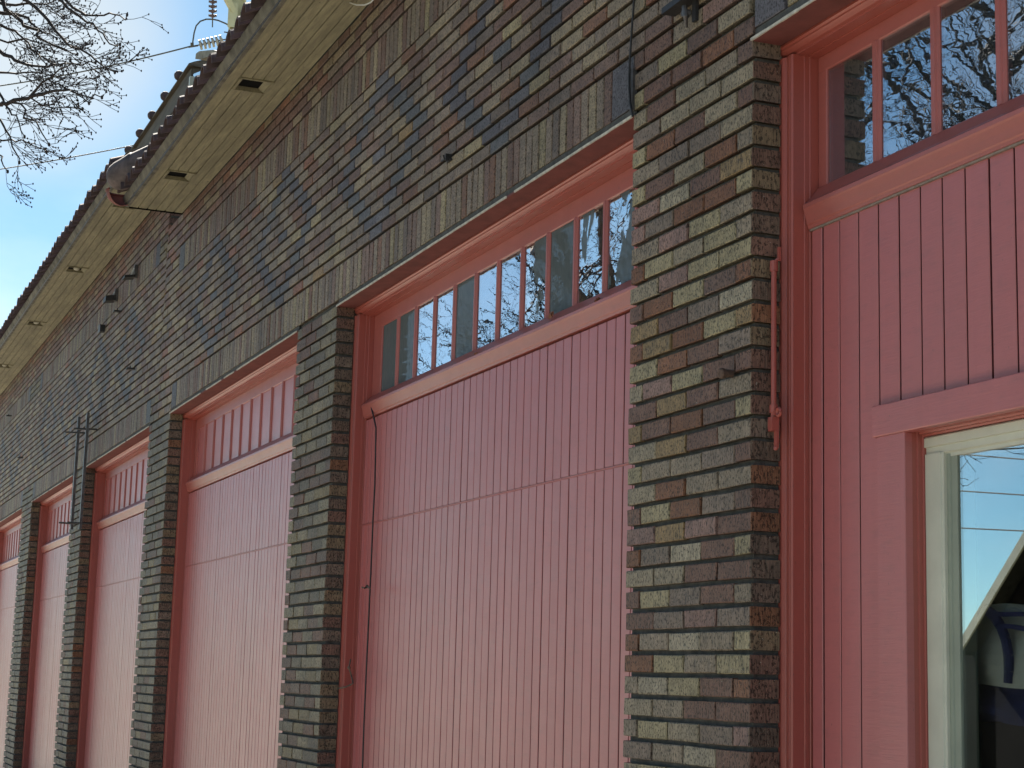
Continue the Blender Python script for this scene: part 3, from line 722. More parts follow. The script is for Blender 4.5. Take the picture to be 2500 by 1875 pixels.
# dormer
DX0, DX1, DZ = -18.74, -17.45, 6.74
b = MB(); b.box(DX0 + 0.02, DX1 - 0.10, 1.06, 2.0, Z(4.5), Z(6.30)); dm = part(b.build('dormer', MAT['stucco']))
b = MB(); b.prism([(DX0, 0.9), (DX1 + 0.1, 0.9), (DX1 + 0.1, 1.9), (DX0, 1.9)], Z(DZ - 0.05), Z(DZ + 0.0), 'z'); b.v = [(v[0], v[1], v[2]) for v in b.v]
HP = [(1318, 398), (1322, 362), (1345, 345), (1440, 336), (1482, 352), (1530, 385), (1520, 412), (1465, 384), (1400, 384), (1345, 402)]
q0 = []
for (px, py) in HP:
    d_ = ray(px * 0.36166, py * 0.36166); q0.append(CAMP + d_ * ((0.92 - CAMP.y) / d_.y))
n_ = len(q0); b = MB()
b.add([tuple(v) for v in q0] + [(v.x, 1.9, v.z) for v in q0], [(i_, (i_ + 1) % n_, (i_ + 1) % n_ + n_, i_ + n_) for i_ in range(n_)] + [(0, 1, 2, 9), (2, 3, 8, 9), (3, 4, 7, 8), (4, 5, 6, 7)])
q = b.build('dormer_hood', MAT['mudgrey'], dm); normals_fix(q.data)
b = MB(); b.add([(DX0 + 0.06, 0.99, Z(4.6)), (DX1 - 0.1, 0.99, Z(4.6)), (DX1 - 0.1, 0.99, Z(6.26)), (DX0 + 0.08, 0.99, Z(6.52))], [(0, 1, 2, 3)]); b.build('pane', MAT['glass_win'], dm)
b = MB(); b.box(DX0 + 0.0, DX0 + 0.06, 0.96, 1.05, Z(4.6), Z(6.50)); b.build('dormer_post', MAT['whitewood'], dm)

# ---------------------------------------------------------------- small things on the wall
# bolt rod on the frame of the first door
def onY(px, py, y):
    d = ray(px, py); return CAMP + d * ((y - CAMP.y) / d.y)
T = empty('door_bolt_rod', onY(1890, 860, 0.058)); tag(T, 'red painted bolt rod clamped along the door frame beside the nearest brick pier', 'door bolt'); tl = Vector(T.location)
def tpart(mb, name, mat, root):
    l = Vector(root.location); mb.v = [(v[0] - l.x, v[1] - l.y, v[2] - l.z) for v in mb.v]; return mb.build(name, mat, root)
xr_ = onY(1889, 840, 0.058).x
zt_, zb_ = onY(1890, 645, 0.058).z, onY(1887, 1000, 0.058).z
b = MB(); b.tube([(xr_, 0.058, zb_), (xr_, 0.058, zt_)], 0.0085, 10); tpart(b, 'rod', MAT['frame'], T)
b = MB(); b.tube([(xr_, 0.058, zt_ - 0.022), (xr_, 0.058, zt_ + 0.010)], 0.0125, 10); tpart(b, 'collar', MAT['frame'], T)
b = MB(); b.box(xr_ + 0.006, xr_ + 0.016, 0.066, 0.074, zt_ + 0.010, zt_ + 0.052); b.tube([(xr_, 0.058, zt_ + 0.006), (xr_ + 0.010, 0.068, zt_ + 0.018)], 0.005, 6); tpart(b, 'top_bracket', MAT['frame'], T)
b = MB(); b.tube([(xr_, 0.058, zb_ - 0.010), (xr_, 0.058, zb_ + 0.014)], 0.0125, 10); b.box(xr_ - 0.013, xr_ + 0.013, 0.046, 0.070, zb_ - 0.066, zb_ - 0.024)
b.tube([(xr_, 0.058, zb_ - 0.01), (xr_, 0.058, zb_ - 0.03)], 0.009, 8); tpart(b, 'latch_body', MAT['frame'], T)
b = MB()
c0 = Vector((xr_ + 0.030, 0.058, zb_ - 0.012)); b.tube([c0 + Vector((0.011 * math.cos(a), 0.0, 0.011 * math.sin(a))) for a in [math.pi * 2 * k / 12 for k in range(13)]], 0.0052, 6); b.box(xr_ + 0.004, xr_ + 0.020, 0.050, 0.068, zb_ - 0.020, zb_ - 0.004); tpart(b, 'padlock_eye', MAT['frame'], T)
b = MB(); b.prism([(xr_ + 0.002, 0.058), (xr_ + 0.018, 0.058), (xr_ + 0.018, 0.066), (xr_ + 0.002, 0.066)], zb_ - 0.118, zb_ - 0.066, 'z'); b.ball((xr_ + 0.010, 0.060, zb_ - 0.118), 0.008, 8, 5); tpart(b, 'foot_tab', MAT['frame'], T)

# black cable down the wall
pts = [(1551, -40), (1548, 0), (1544, 50), (1541, 95), (1538, 140), (1536, 180), (1536, 215), (1538, 250), (1542, 272), (1545, 284)]
b = MB(); b.tube([onY(px, py, -0.012) for px, py in pts], 0.0042, 6)
c_ = b.build('hanging_cable', MAT['black']); tag(c_, 'thin black cable hanging down the brick wall to the top of the nearest pier', 'cable')
b = MB(); q0 = onY(1543, 170, -0.004); q1 = onY(1542, 268, -0.004)
for j in range(34):
    a = q0.lerp(q1, j / 33); b.box(a.x - 0.006, a.x + 0.016, -0.009, 0.010, a.z - 0.0018, a.z + 0.0018)
b.build('ribbed_sleeve', MAT['iron'], c_)
# black cord beside the second door
pts = [(906, 985), (908, 1000), (913, 1020), (918, 1045), (917, 1100), (915, 1180), (911, 1260), (905, 1400), (899, 1530), (894, 1640), (889, 1760), (885, 1875), (881, 1960)]
b = MB(); b.tube([onY(px, py, 0.150) + Vector((rnd.uniform(-.002, .002), 0, 0)) for px, py in pts], 0.0048, 6)
tag(b.build('black_cord', MAT['black']), 'black cord running down the left frame of the second nearest door', 'cord')
# white cable loop under the eave
pts = [(835, -15), (850, 5), (870, 12), (890, 12), (905, 6), (918, -8)]
b = MB(); b.tube([onY(px, py, -0.10) for px, py in pts], 0.0042, 6); tag(b.build('white_cable', MAT['whitecable']), 'white cable looping down from the eave at the top of the photo', 'cable')
# hook on the spandrel
T = empty('wall_hook', onY(1100, 388, 0)); tag(T, 'small black iron hook sticking out of the bricks above the second door', 'hook'); p = Vector(T.location)
b = MB(); b.box(p.x - 0.02, p.x + 0.03, -0.012, 0.0, p.z - 0.014, p.z - 0.006); b.tube([p + Vector((0.0, 0, -0.01)), p + Vector((0.0, -0.03, -0.005)), p + Vector((0.0, -0.035, 0.014))], 0.005, 6); tpart(b, 'bracket', MAT['black'], T)
b = MB(); b.prism([(p.x + 0.01, -0.03), (p.x + 0.018, -0.03), (p.x + 0.016, 0.0)], p.z - 0.014, p.z + 0.018, 'z'); b.box(p.x - 0.045, p.x + 0.0, -0.03, -0.024, p.z - 0.006, p.z + 0.001); tpart(b, 'hook_arm', MAT['black'], T)
# iron bracket at the top of the near pier
T = empty('iron_bracket', onY(1690, 40, 0)); tag(T, 'black iron bracket bolted high on the nearest brick pier', 'bracket'); p = Vector(T.location)
b = MB(); b.box(p.x - 0.12, p.x + 0.10, -0.055, -0.004, p.z + 0.040, p.z + 0.062); b.box(p.x + 0.02, p.x + 0.045, -0.012, 0.0, p.z - 0.03, p.z + 0.05); tpart(b, 'plate', MAT['black'], T)
b = MB(); b.tube([p + Vector((0.0, -0.03, 0.03)), p + Vector((0.01, -0.03, -0.005)), p + Vector((-0.025, -0.008, -0.03))], [0.010, 0.009, 0.005], 8); b.tube([p + Vector((0.0, -0.036, 0.008)), p + Vector((0.0, -0.012, 0.008))], 0.014, 10); tpart(b, 'clamp', MAT['iron'], T)
# anchor knob on the near pier
T = empty('anchor_bolt', onY(1787, 912, 0)); tag(T, 'rusty round anchor bolt poking out of the nearest brick pier', 'bolt'); p = Vector(T.location)
b = MB(); b.lathe([(0.012, 0.0), (0.013, 0.025), (0.016, 0.03), (0.017, 0.044), (0.012, 0.048)], p, (0.15, -1, -0.1), 10); tpart(b, 'bolt_head', MAT['rust'], T)
# two small floodlights and a box on the far wall
def flood(px, py, lab, up):
    T = empty('wall_floodlight', onY(px, py, 0)); tag(T, lab, 'floodlight', 'small floodlights on the far wall'); p = Vector(T.location)
    b = MB(); b.box(p.x + 0.03, p.x + 0.06, -0.03, 0.0, p.z - 0.02, p.z + 0.10); tpart(b, 'mount', MAT['iron'], T)
    b = MB(); b.tube([p + Vector((0.04, -0.03, 0.07)), p + Vector((0.02, -0.055, 0.0))], 0.008, 6); tpart(b, 'arm', MAT['whitecable'], T)
    x0_, x1_, h_ = p.x - 0.07, p.x + 0.07, 0.022 + up
    b = MB(); b.add([(x0_, -0.115, p.z - 0.03), (x1_, -0.115, p.z - 0.03), (x1_, -0.02, p.z - 0.015), (x0_, -0.02, p.z - 0.015),
                     (x0_, -0.115, p.z - 0.03 + h_), (x1_, -0.115, p.z - 0.03 + h_), (x1_, -0.02, p.z - 0.015 + h_), (x0_, -0.02, p.z - 0.015 + h_)],
                    [(0, 3, 2, 1), (4, 5, 6, 7), (0, 1, 5, 4), (1, 2, 6, 5), (2, 3, 7, 6), (3, 0, 4, 7)]); tpart(b, 'lamp_head', MAT['black'], T)
flood(333, 676, 'upper dark floodlight under the far eave, nearest of the pair', 0.0)
flood(285, 733, 'lower dark floodlight under the far eave, further of the pair', 0.03)
T = empty('junction_box', onY(255, 803, 0)); tag(T, 'small dark box fixed to the far bricks below the floodlights', 'junction box'); p = Vector(T.location)
b = MB(); b.box(p.x - 0.04, p.x + 0.04, -0.045, 0.0, p.z - 0.035, p.z + 0.035); tpart(b, 'box_body', MAT['black'], T)
b = MB(); b.box(p.x - 0.045, p.x + 0.045, -0.052, -0.0455, p.z - 0.038, p.z + 0.038); tpart(b, 'box_lid', MAT['iron'], T)
for (px, py, lab) in ((296, 760, 'tiny iron stub in the far bricks just under the lower floodlight'), (28, 1015, 'flat iron pin jutting from the far bricks near the left edge'), (56, 1117, 'short iron pin jutting from the far bricks left of the rails'), (328, 900, 'thin iron pin in the bricks right of the upright rails')):
    p = onY(px, py, 0); b = MB(); b.box(p.x - 0.03, p.x + 0.03, -0.07, 0.0, p.z - 0.010, p.z + 0.002); b.tube([p + Vector((0.02, -0.04, 0)), p + Vector((0.02, -0.04, 0.02))], 0.006, 5)
    tag(b.build('iron_pin', MAT['black']), lab, 'pin', 'iron pins in the far wall')
# two upright rails with pins
def rail(px0, py0, px1, py1, lab, m):
    a = onY(px0, py0, -0.10); c2 = onY(px1, py1, -0.10); T = empty('upright_rail', (a.x, 0, c2.z)); tag(T, lab, 'rail', 'upright iron rails on the far pier')
    b = MB(); b.box(a.x - 0.02, a.x + 0.02, -0.104, -0.098, c2.z, a.z); b.box(a.x + 0.014, a.x + 0.02, -0.098, -0.078, c2.z, a.z); tpart(b, 'angle_bar', MAT[m], T)
    for zz in (a.z - 0.16, c2.z + 0.06): 
        b = MB(); b.tube([(a.x - 0.10, -0.20, zz + 0.01), (a.x, -0.112, zz), (a.x + 0.03, -0.02, zz), (a.x + 0.03, 0.012, zz)], 0.009, 6); tpart(b, 'pin', MAT['black'], T)
rail(191, 1018, 178, 1290, 'paler upright iron rail on the far pier, left of the two', 'cream2' if 'cream2' in MAT else 'iron')
rail(213, 1008, 199, 1290, 'darker upright iron rail on the far pier, right of the two', 'iron')
# dry stems and leaf litter caught on the second door frame
def stem(pl, y, lab, name='dry_stem'):
    b = MB(); b.tube([onY(px, py, y - 0.02 * (k % 2)) for k, (px, py) in enumerate(pl)], [0.0045] * len(pl), 5)
    b.ball(onY(*pl[-2], y), 0.010, 6, 4); tag(b.build(name, MAT['twigdry']), lab, 'twig', 'dry stems stuck to the frame')
stem([(826, 1681), (845, 1677), (856, 1672), (862, 1668), (858, 1650), (852, 1630), (856, 1610)], 0.09, 'dry forked stem caught low on the second door frame, touching the pier')
stem([(884, 1434), (890, 1436), (896, 1432), (903, 1437)], 0.10, 'tiny dry sprig caught halfway up the second door frame')
for px, py, lab in ((1165, 868, 'rusty dead leaf lying on the transom ledge under the middle panes'), (1345, 770, 'curled dead leaf on the transom ledge under the right panes'), (1460, 735, 'dark dead leaf wedged on the transom ledge beside the nearest pier')):
    p = onY(px, py, 0.150); b = MB()
    for j in range(5):
        a = rnd.uniform(0, 6.28); d1 = Vector((math.cos(a) * 0.03, -abs(math.sin(a)) * 0.012, rnd.uniform(-0.004, 0.012))); d2 = Vector((-math.sin(a) * 0.012, -0.004, 0.012))
        vs = [p - d1, p - d2 * 0.8, p + d1, p + d2]; b.add(vs + [v + Vector((0, 0.002, 0.0015)) for v in vs], [(0, 1, 2, 3), (7, 6, 5, 4), (0, 4, 5, 1), (1, 5, 6, 2), (2, 6, 7, 3), (3, 7, 4, 0)])
    tag(b.build('dead_leaf', MAT['leafdry']), lab, 'leaf', 'dead leaves on the transom ledge')

# ---------------------------------------------------------------- tote bag behind the window
T = empty('tote_bag', (-3.95, 0.52, Z(-0.05))); tag(T, 'natural canvas tote bag with navy straps and navy base behind the window glass', 'bag')
bl = Vector(T.location)
def bagmesh(z0, z1, x0f, x1f, y0, y1, n=10, bul=0.03, nz=8):
    vs = []; fs = []
    for j in range(nz + 1):
        t = j / nz; z = z0 + (z1 - z0) * t; xa, xb_ = x0f(t), x1f(t)
        yA = y0 + 0.03 * t - bul * math.sin(math.pi * min(1, t + 0.15)); 
        for i_ in range(n + 1):
            u = i_ / n; vs.append((xa + (xb_ - xa) * u, yA + 0.010 * math.sin(u * 9 + t * 5) - 0.02 * math.sin(math.pi * u), z + 0.006 * math.sin(u * 7)))
        for i_ in range(n + 1):
            u = 1 - i_ / n; vs.append((xa + (xb_ - xa) * u, y1 - 0.03 * t, z))
    m = 2 * (n + 1)
    for j in range(nz):
        for i_ in range(m): fs.append((j * m + i_, j * m + (i_ + 1) % m, (j + 1) * m + (i_ + 1) % m, (j + 1) * m + i_))
    fs.append(tuple(range(m))[::-1]); fs.append(tuple(range(nz * m, (nz + 1) * m))); return vs, fs
b = MB(); b.add(*bagmesh(Z(0.020), Z(0.235), lambda t: -4.118 + 0.105 * t ** 1.3, lambda t: -3.60 - 0.05 * t, 0.37, 0.56)); tpart(b, 'bag_body', MAT['canvas'], T)
b = MB(); b.add(*bagmesh(Z(-0.075), Z(0.0205), lambda t: -4.02 - 0.10 * t ** 0.6, lambda t: -3.62, 0.362, 0.567, bul=0.025, nz=5)); tpart(b, 'bag_base', MAT['navy'], T)
def strap(pl, w=0.016):
    b = MB(); 
    for (a, c2) in zip(pl[:-1], pl[1:]):
        a = Vector(a); c2 = Vector(c2); d = (c2 - a).normalized(); s_ = Vector((d.z, 0, -d.x)) * w; e = Vector((0, 0.006, 0))
        vs = [a - s_, a + s_, c2 + s_, c2 - s_]; b.add([v - e for v in vs] + [v + e for v in vs], [(0, 1, 2, 3), (7, 6, 5, 4), (0, 4, 5, 1), (1, 5, 6, 2), (2, 6, 7, 3), (3, 7, 4, 0)])
    return b
q = []
for (px, py) in ((2462, 1668), (2463, 1640), (2462, 1600), (2455, 1560), (2443, 1528), (2427, 1504), (2412, 1492)): q.append(onY(px, py, 0.327))
tpart(strap(q, 0.0135), 'strap', MAT['navy'], T)
q = [onY(px, py, 0.325) for px, py in ((2420, 1497), (2450, 1500), (2480, 1499), (2520, 1500))]; tpart(strap(q, 0.006), 'rim_binding', MAT['navy'], T)
q = [onY(px, py, 0.325) for px, py in ((2450, 1528), (2475, 1530), (2500, 1535), (2540, 1540))]; tpart(strap(q, 0.006), 'strap', MAT['navy'], T)
b = MB(); b.tube([onY(px, py, 0.345) for px, py in ((2440, 1498), (2455, 1488), (2475, 1484), (2490, 1490), (2502, 1505))], 0.0025, 5); tpart(b, 'cord', MAT['whitecable'], T)
b = MB(); b.box(-4.30, -2.6, 0.33, 0.95, 0.0, Z(-0.076)); tag(b.build('dark_cabinet', MAT['dark']), 'dark cabinet inside the window that carries the tote bag', 'cabinet')

# ---------------------------------------------------------------- steel pole with insulators, wires
PT = 50.0
pb = at(578, 60, PT); fx = ray(578, 60); side = Vector((fx.y, -fx.x, 0)).normalized(); back = Vector((fx.x, fx.y, 0)).normalized()
T = empty('power_pole', (pb.x, pb.y, -0.3)); tag(T, 'cream painted steel power pole with insulator strings rising behind the tiled roof', 'power pole')
def ppart(mb, name, mat): return tpart(mb, name, mat, T)
def barbox(mb, c, hw, hd, z0, z1):
    vs = []
    for z in (z0, z1):
        for a, e in ((-hw, -hd), (hw, -hd), (hw, hd), (-hw, hd)): q = c + side * a + back * e; vs.append((q.x, q.y, z))
    mb.add(vs, [(0, 3, 2, 1), (4, 5, 6, 7), (0, 1, 5, 4), (1, 2, 6, 5), (2, 3, 7, 6), (3, 0, 4, 7)])
ztop = at(578, -260, PT).z
for s_, nm in ((-0.20, 'flange'), (0.20, 'flange')):
    b = MB(); barbox(b, pb + side * s_, 0.022, 0.16, -0.3, ztop); ppart(b, nm, MAT['cream'])
b = MB(); barbox(b, pb + back * 0.05, 0.178, 0.012, -0.3, ztop); ppart(b, 'web', MAT['cream'])
b = MB()
for k in range(26):
    z = pb.z + 1.6 - k * 0.42
    for s_ in (-0.08, 0.10): q = pb + side * s_ - back * 0.0; b.tube([(q.x, q.y, z), (q.x - back.x * 0.04, q.y - back.y * 0.04, z)], 0.020, 6)
ppart(b, 'bolts', MAT['iron'])['kind'] = 'stuff'
b = MB(); a = at(571, 30, PT); c2 = at(553, -6, PT); e2 = at(530, -60, PT); b.tube([a, c2, e2], [0.10, 0.11, 0.10], 4); ppart(b, 'arm', MAT['cream'])
b = MB(); barbox(b, pb - side * 0.12 - back * 0.17, 0.13, 0.008, at(0, 0, 1).z * 0 + pb.z - 0.15, pb.z + 0.55); ppart(b, 'gusset', MAT['cream'])
b = MB(); b.tube([at(547, 78, PT), at(560, 80, PT)], 0.018, 5); ppart(b, 'step_bolt', MAT['iron'])
def insul(p0, p1, n, mat, r=0.12):
    ax = (p1 - p0); L = ax.length / n; ax.normalize(); pr2 = [(0.02, -0.03)]
    root = MB(); root.tube([p0 - ax * 0.1, p1 + ax * 0.25], 0.018, 6); R_ = ppart(root, 'insulator_string', MAT['iron'])
    for k in range(n):
        c0 = p0 + ax * L * (k + 0.5); m2 = MB(); m2.lathe([(0.03, -L * 0.42), (0.035, -L * 0.1), (r, -0.035), (r, 0.025), (0.07, L * 0.28), (0.03, L * 0.45)], c0, ax, 16)
        l = Vector(T.location); m2.v = [(v[0] - l.x, v[1] - l.y, v[2] - l.z) for v in m2.v]; m2.build('insulator_disc', mat, R_, smooth=False)
insul(at(485, 110, PT), at(545, 97, PT), 6, MAT['glassins'], 0.145)
insul(at(520, -24, PT), at(519, 44, PT), 6, MAT['porcelain'], 0.115)
b = MB(); b.tube([at(519, -24, PT), at(528, -62, PT)], 0.02, 5); ppart(b, 'hanger', MAT['iron'])
b = MB(); b.tube([at(*q, PT) for q in ((470, 112), (471, 100), (474, 80), (479, 63), (489, 52), (503, 47), (519, 47), (533, 50), (550, 57), (566, 66), (590, 80))], 0.022, 6); ppart(b, 'jumper_wire', MAT['wire'])
b = MB(); b.tube([at(469, 104, PT), at(469, 114, PT)], 0.05, 6); b.tube([at(460, 115, PT), at(484, 111, PT)], 0.028, 6); ppart(b, 'clamp', MAT['iron'])
def wire_between(a, c2, sag, rad, name, lab, group=None, n=24):
    a = Vector(a); c2 = Vector(c2); b = MB(); b.tube([a.lerp(c2, t / n) - Vector((0, 0, sag * 4 * (t / n) * (1 - t / n))) for t in range(n + 1)], rad, 5)
    return tag(b.build(name, MAT['wire']), lab, 'power line', group)
wire_between(at(465, 113, PT), at(-260, 235, 62), 0.25, 0.022, 'power_line', 'upper power line strung from the insulators into the bare branches')
wire_between(at(580, 300, PT), at(-200, 440, 66), 0.15, 0.020, 'power_line', 'lower power line crossing the sky behind the branch tips')

# ---------------------------------------------------------------- trees
class Tree:
    def __init__(s, seed): s.r = random.Random(seed); s.big = MB(); s.tw = MB(); s.n = 0
    def limb(s, pts, r0, r1, mb=None, n=7):
        N = len(pts); (mb or s.big).tube(pts, [r0 + (r1 - r0) * (i / (N - 1)) ** 0.8 for i in range(N)], n, caps=False)
    def bud(s, p, r=0.006):
        s.tw.ball(p, r, 4, 3, (1, 1, 1.7))
    def wander(s, p, d, L, step, wig, up=0.0):
        r = s.r; pts = [Vector(p)]; d = d.normalized(); n = max(2, int(L / step)); st = L / n
        for i in range(n):
            d = (d + Vector((r.gauss(0, wig), r.gauss(0, wig), r.gauss(0, wig) + up))).normalized()
            pts.append(pts[-1] + d * st)
        return pts, d
    def dress(s, pts, r0, lvl, dens, Ls, back=0.35, thin=0.0024, outward=None):
        """side shoots along a branch"""
        r = s.r; tot = sum((pts[i + 1] - pts[i]).length for i in range(len(pts) - 1)); sd_ = r.choice((-1, 1))
        k = max(1, int(tot * dens))
        for j in range(k):
            t = back + (1 - back) * (j + r.random()) / k; f = min(t * (len(pts) - 1), len(pts) - 1.001); i = int(f); f -= i
            p = pts[i].lerp(pts[i + 1], f); d = (pts[i + 1] - pts[i]).normalized()
            n1 = d.orthogonal().normalized(); n1.rotate(Matrix.Rotation(r.uniform(0, 6.283), 3, d)); 
            ang = r.uniform(0.45, 0.95); dd = d * math.cos(ang) + n1 * math.sin(ang)
            if outward is not None: dd = (dd + outward * 0.45).normalized()
            L = Ls * r.uniform(0.5, 1.15) * (1.15 - 0.6 * t)
            if L < 0.05: continue
            step = max(0.05, L / 6); q, _ = s.wander(p, dd, L, step, 0.17, 0.02)
            rr = max(thin, r0 * 0.42 * (1 - 0.4 * t)) if lvl > 0 else thin
            s.limb(q, rr, thin * 0.75, s.tw if rr < 0.012 else s.big, 4 if rr < 0.012 else 6)
            s.n += 1
            if lvl > 0: s.dress(q, rr, lvl - 1, dens * 1.7, Ls * 0.5, 0.15, thin, outward)
            else:
                for b_ in range(1, len(q)):
                    if r.random() < 0.45: s.bud(q[b_], 0.0036)
            s.bud(q[-1], 0.0048)
K5 = 0.315
FR = [  # limbs that cross the top left of the photograph: (zoomed pixels), distance at both ends, start radius
    ([(200, 0), (330, 110), (430, 240), (520, 340), (620, 380), (740, 465), (840, 545), (890, 560)], 12.2, 11.2, 0.022),
    ([(20, 0), (100, 110), (180, 200), (280, 270), (370, 330), (500, 380), (600, 420)], 12.8, 12.0, 0.026),
    ([(-40, 90), (130, 110), (240, 180), (330, 250), (440, 300)], 13.2, 12.6, 0.024),
    ([(-20, 380), (90, 440), (180, 490), (260, 510), (370, 520), (450, 505), (520, 495), (640, 505), (740, 485)], 12.4, 11.6, 0.022),
    ([(-40, 805), (20, 800), (110, 775), (240, 745), (370, 715), (480, 700), (540, 695), (640, 740), (700, 770), (790, 755)], 11.6, 11.2, 0.026),
    ([(240, 740), (310, 660), (370, 615), (430, 565), (520, 515), (545, 470)], 11.6, 11.4, 0.015),
    ([(370, 615), (430, 655), (520, 690), (600, 735), (690, 800)], 11.6, 11.3, 0.010),
    ([(430, -20), (520, 60), (620, 130), (720, 180), (800, 260), (850, 340), (930, 345)], 12.0, 11.4, 0.018),
    ([(-20, 700), (40, 810), (90, 890), (150, 960), (190, 1060)], 12.2, 11.8, 0.016),
    ([(100, 790), (200, 850), (280, 940), (330, 1040), (380, 1120)], 11.8, 11.4, 0.012),
    ([(240, 760), (330, 815), (400, 780), (500, 830), (640, 845)], 11.6, 11.4, 0.009),
    ([(500, -10), (640, 100), (720, 120), (850, 100), (930, 120), (985, 115)], 12.2, 11.6, 0.016),
    ([(-20, 180), (120, 240), (220, 330), (300, 420), (360, 500)], 13.0, 12.4, 0.018),
    ([(-30, 560), (120, 570), (250, 560), (400, 590)], 12.8, 12.2, 0.014),
    ([(-30, 900), (20, 960), (80, 1060), (120, 1180), (150, 1260)], 12.2, 11.8, 0.014),
    ([(-40, 1180), (10, 1240), (60, 1330)], 12.2, 12.0, 0.010),
    ([(-60, 1040), (20, 1090), (120, 1100), (260, 1130), (360, 1180)], 12.4, 12.0, 0.012),
    ([(-40, 0), (120, 40), (300, 30), (460, -10)], 13.2, 12.6, 0.022),
    ([(-40, 290), (60, 330), (200, 300), (330, 340), (420, 400)], 13.2, 12.6, 0.016)]
TR = Tree(5)
trunk_base = Vector((-16.8, -5.6, -0.3)); fork = Vector((-16.4, -5.2, 2.3)); fork2 = Vector((-15.9, -4.9, 3.4))
LEAD = [[fork2, Vector((-15.3, -4.3, 4.4)), at(-330, 330, 13.2), at(-190, 250, 12.6), at(-130, 190, 12.4)],
        [fork2, Vector((-15.6, -4.4, 5.0)), at(-420, 60, 13.4), at(-220, 60, 12.9), at(-120, 10, 12.7), at(20, -130, 12.5), at(150, -150, 12.3)],
        [fork2, Vector((-15.1, -4.6, 4.0)), at(-300, 430, 13.0), at(-160, 380, 12.4), at(-110, 330, 12.2)]]
NODES = []
for L_ in LEAD:
    L2_ = []
    for a, c2 in zip(L_[:-1], L_[1:]): L2_ += [a, a.lerp(c2, 0.5) + Vector((TR.r.gauss(0, .06), TR.r.gauss(0, .06), TR.r.gauss(0, .06)))]
    L2_.append(L_[-1]); TR.limb(L2_, 0.062, 0.024, TR.big, 8); NODES += L2_[5:]
for pl, t0, t1, r0 in FR:
    P = [at(x * K5, y * K5, t0 + (t1 - t0) * i / (len(pl) - 1)) for i, (x, y) in enumerate(pl)]
    # finer steps with a little wander
    Q = [P[0]]
    for a, c2 in zip(P[:-1], P[1:]):
        Q.append(a.lerp(c2, 0.5) + Vector((TR.r.gauss(0, .012), TR.r.gauss(0, .02), TR.r.gauss(0, .012)))); Q.append(c2)
    TR.limb(Q, r0 * 0.62, 0.0036, TR.big, 6)
    TR.dress(Q, r0 * 0.26, 2, 8.2 if pl[0][0] <= 210 else 4.8, 0.42, 0.0, 0.0021, Vector((0.30, 0.95, -0.05)))
    TR.bud(Q[-1], 0.009)
    if pl[0][0] <= 20 or pl[0][1] <= 0:      # join the nearest leader, outside the frame
        nd_ = min(NODES, key=lambda q_: (q_ - Q[0]).length); mid = Q[0].lerp(nd_, 0.5) + Vector((TR.r.uniform(-.1, .1), -0.12, TR.r.uniform(-.05, .12)))
        TR.limb([nd_, mid, Q[0]], 0.022, r0 * 0.62, TR.big, 6)
def scaffold(TR, f0, specs):
    for d, L, r0 in specs:
        q, dd = TR.wander(f0, Vector(d), L, 0.45, 0.20, 0.03)
        while len(q) > 3 and any(p_ is not None and p_[0] > -40 and p_[1] > -40 for p_ in map(pix, q)): q = q[:-1]; TR.limb(q, r0 * 0.72, r0 * 0.2, TR.big, 8)
        for j in range(1, len(q)):
            for rep in range(2):
                n1 = Vector((TR.r.gauss(0, 1), TR.r.gauss(0, 1), TR.r.gauss(0.25, 0.7))).normalized()
                L2 = TR.r.uniform(1.0, 2.2); q2, _ = TR.wander(q[j], (n1 + dd * 0.5), L2, 0.25, 0.22, 0.02)
                if any(p_ is not None and p_[0] > -60 and p_[1] > -60 for p_ in map(pix, q2)): continue
                rr = r0 * 0.26 * TR.r.uniform(0.6, 1.1); TR.limb(q2, rr, 0.008, TR.big, 6)
                TR.dress(q2, 0.010, 1, 5.0, 0.75, 0.05, 0.0036)
TR.limb([trunk_base, trunk_base + Vector((0.05, 0.05, 1.3)), fork], 0.24, 0.19, TR.big, 12)
TR.limb([fork, fork2], 0.19, 0.14, TR.big, 10)
scaffold(TR, fork2, [((0.5, -0.3, 1.0), 4.4, 0.12), ((-0.5, 0.0, 1.1), 3.4, 0.11), ((-0.6, -0.6, 0.9), 3.0, 0.10), ((0.6, -0.6, 0.9), 3.6, 0.10), ((-0.9, 0.15, 0.7), 5.0, 0.10), ((-1.0, -0.15, 0.5), 4.5, 0.09), ((0.75, -0.1, 0.85), 3.2, 0.08)])
T1 = TR.big.build('bare_street_tree', MAT['bark'], smooth=True); tag(T1, 'bare budding tree whose branches reach into the sky at the upper left', 'tree', 'bare trees along the kerb')
TR.tw.build('twigs', MAT['bark'], T1)['kind'] = 'stuff'
# a second, gnarled tree over the road that shows in the transom glass
TR = Tree(23); tb = Vector((-12.4, -8.2, -0.3)); f0 = Vector((-12.6, -8.0, 4.2))
TR.limb([tb, tb + Vector((0.1, 0.1, 1.5)), f0], 0.30, 0.22, TR.big, 12)
scaffold(TR, f0, [((0.1, 0.7, 0.8), 5.6, 0.15), ((0.7, 0.35, 0.9), 5.0, 0.13), ((-0.5, 0.5, 1.0), 5.4, 0.14), ((0.3, 0.4, 1.0), 5.6, 0.13), ((0.6, 0.6, 0.5), 4.0, 0.10), ((-0.1, 0.1, 1.2), 4.8, 0.14), ((-0.9, 0.2, 0.75), 4.4, 0.13), ((0.5, 0.9, 0.6), 4.6, 0.12)])
T2 = TR.big.build('bare_street_tree', MAT['bark'], smooth=True); tag(T2, 'gnarled bare tree across the road, mirrored in the transom glass', 'tree', 'bare trees along the kerb')
TR.tw.build('twigs', MAT['bark'], T2)['kind'] = 'stuff'

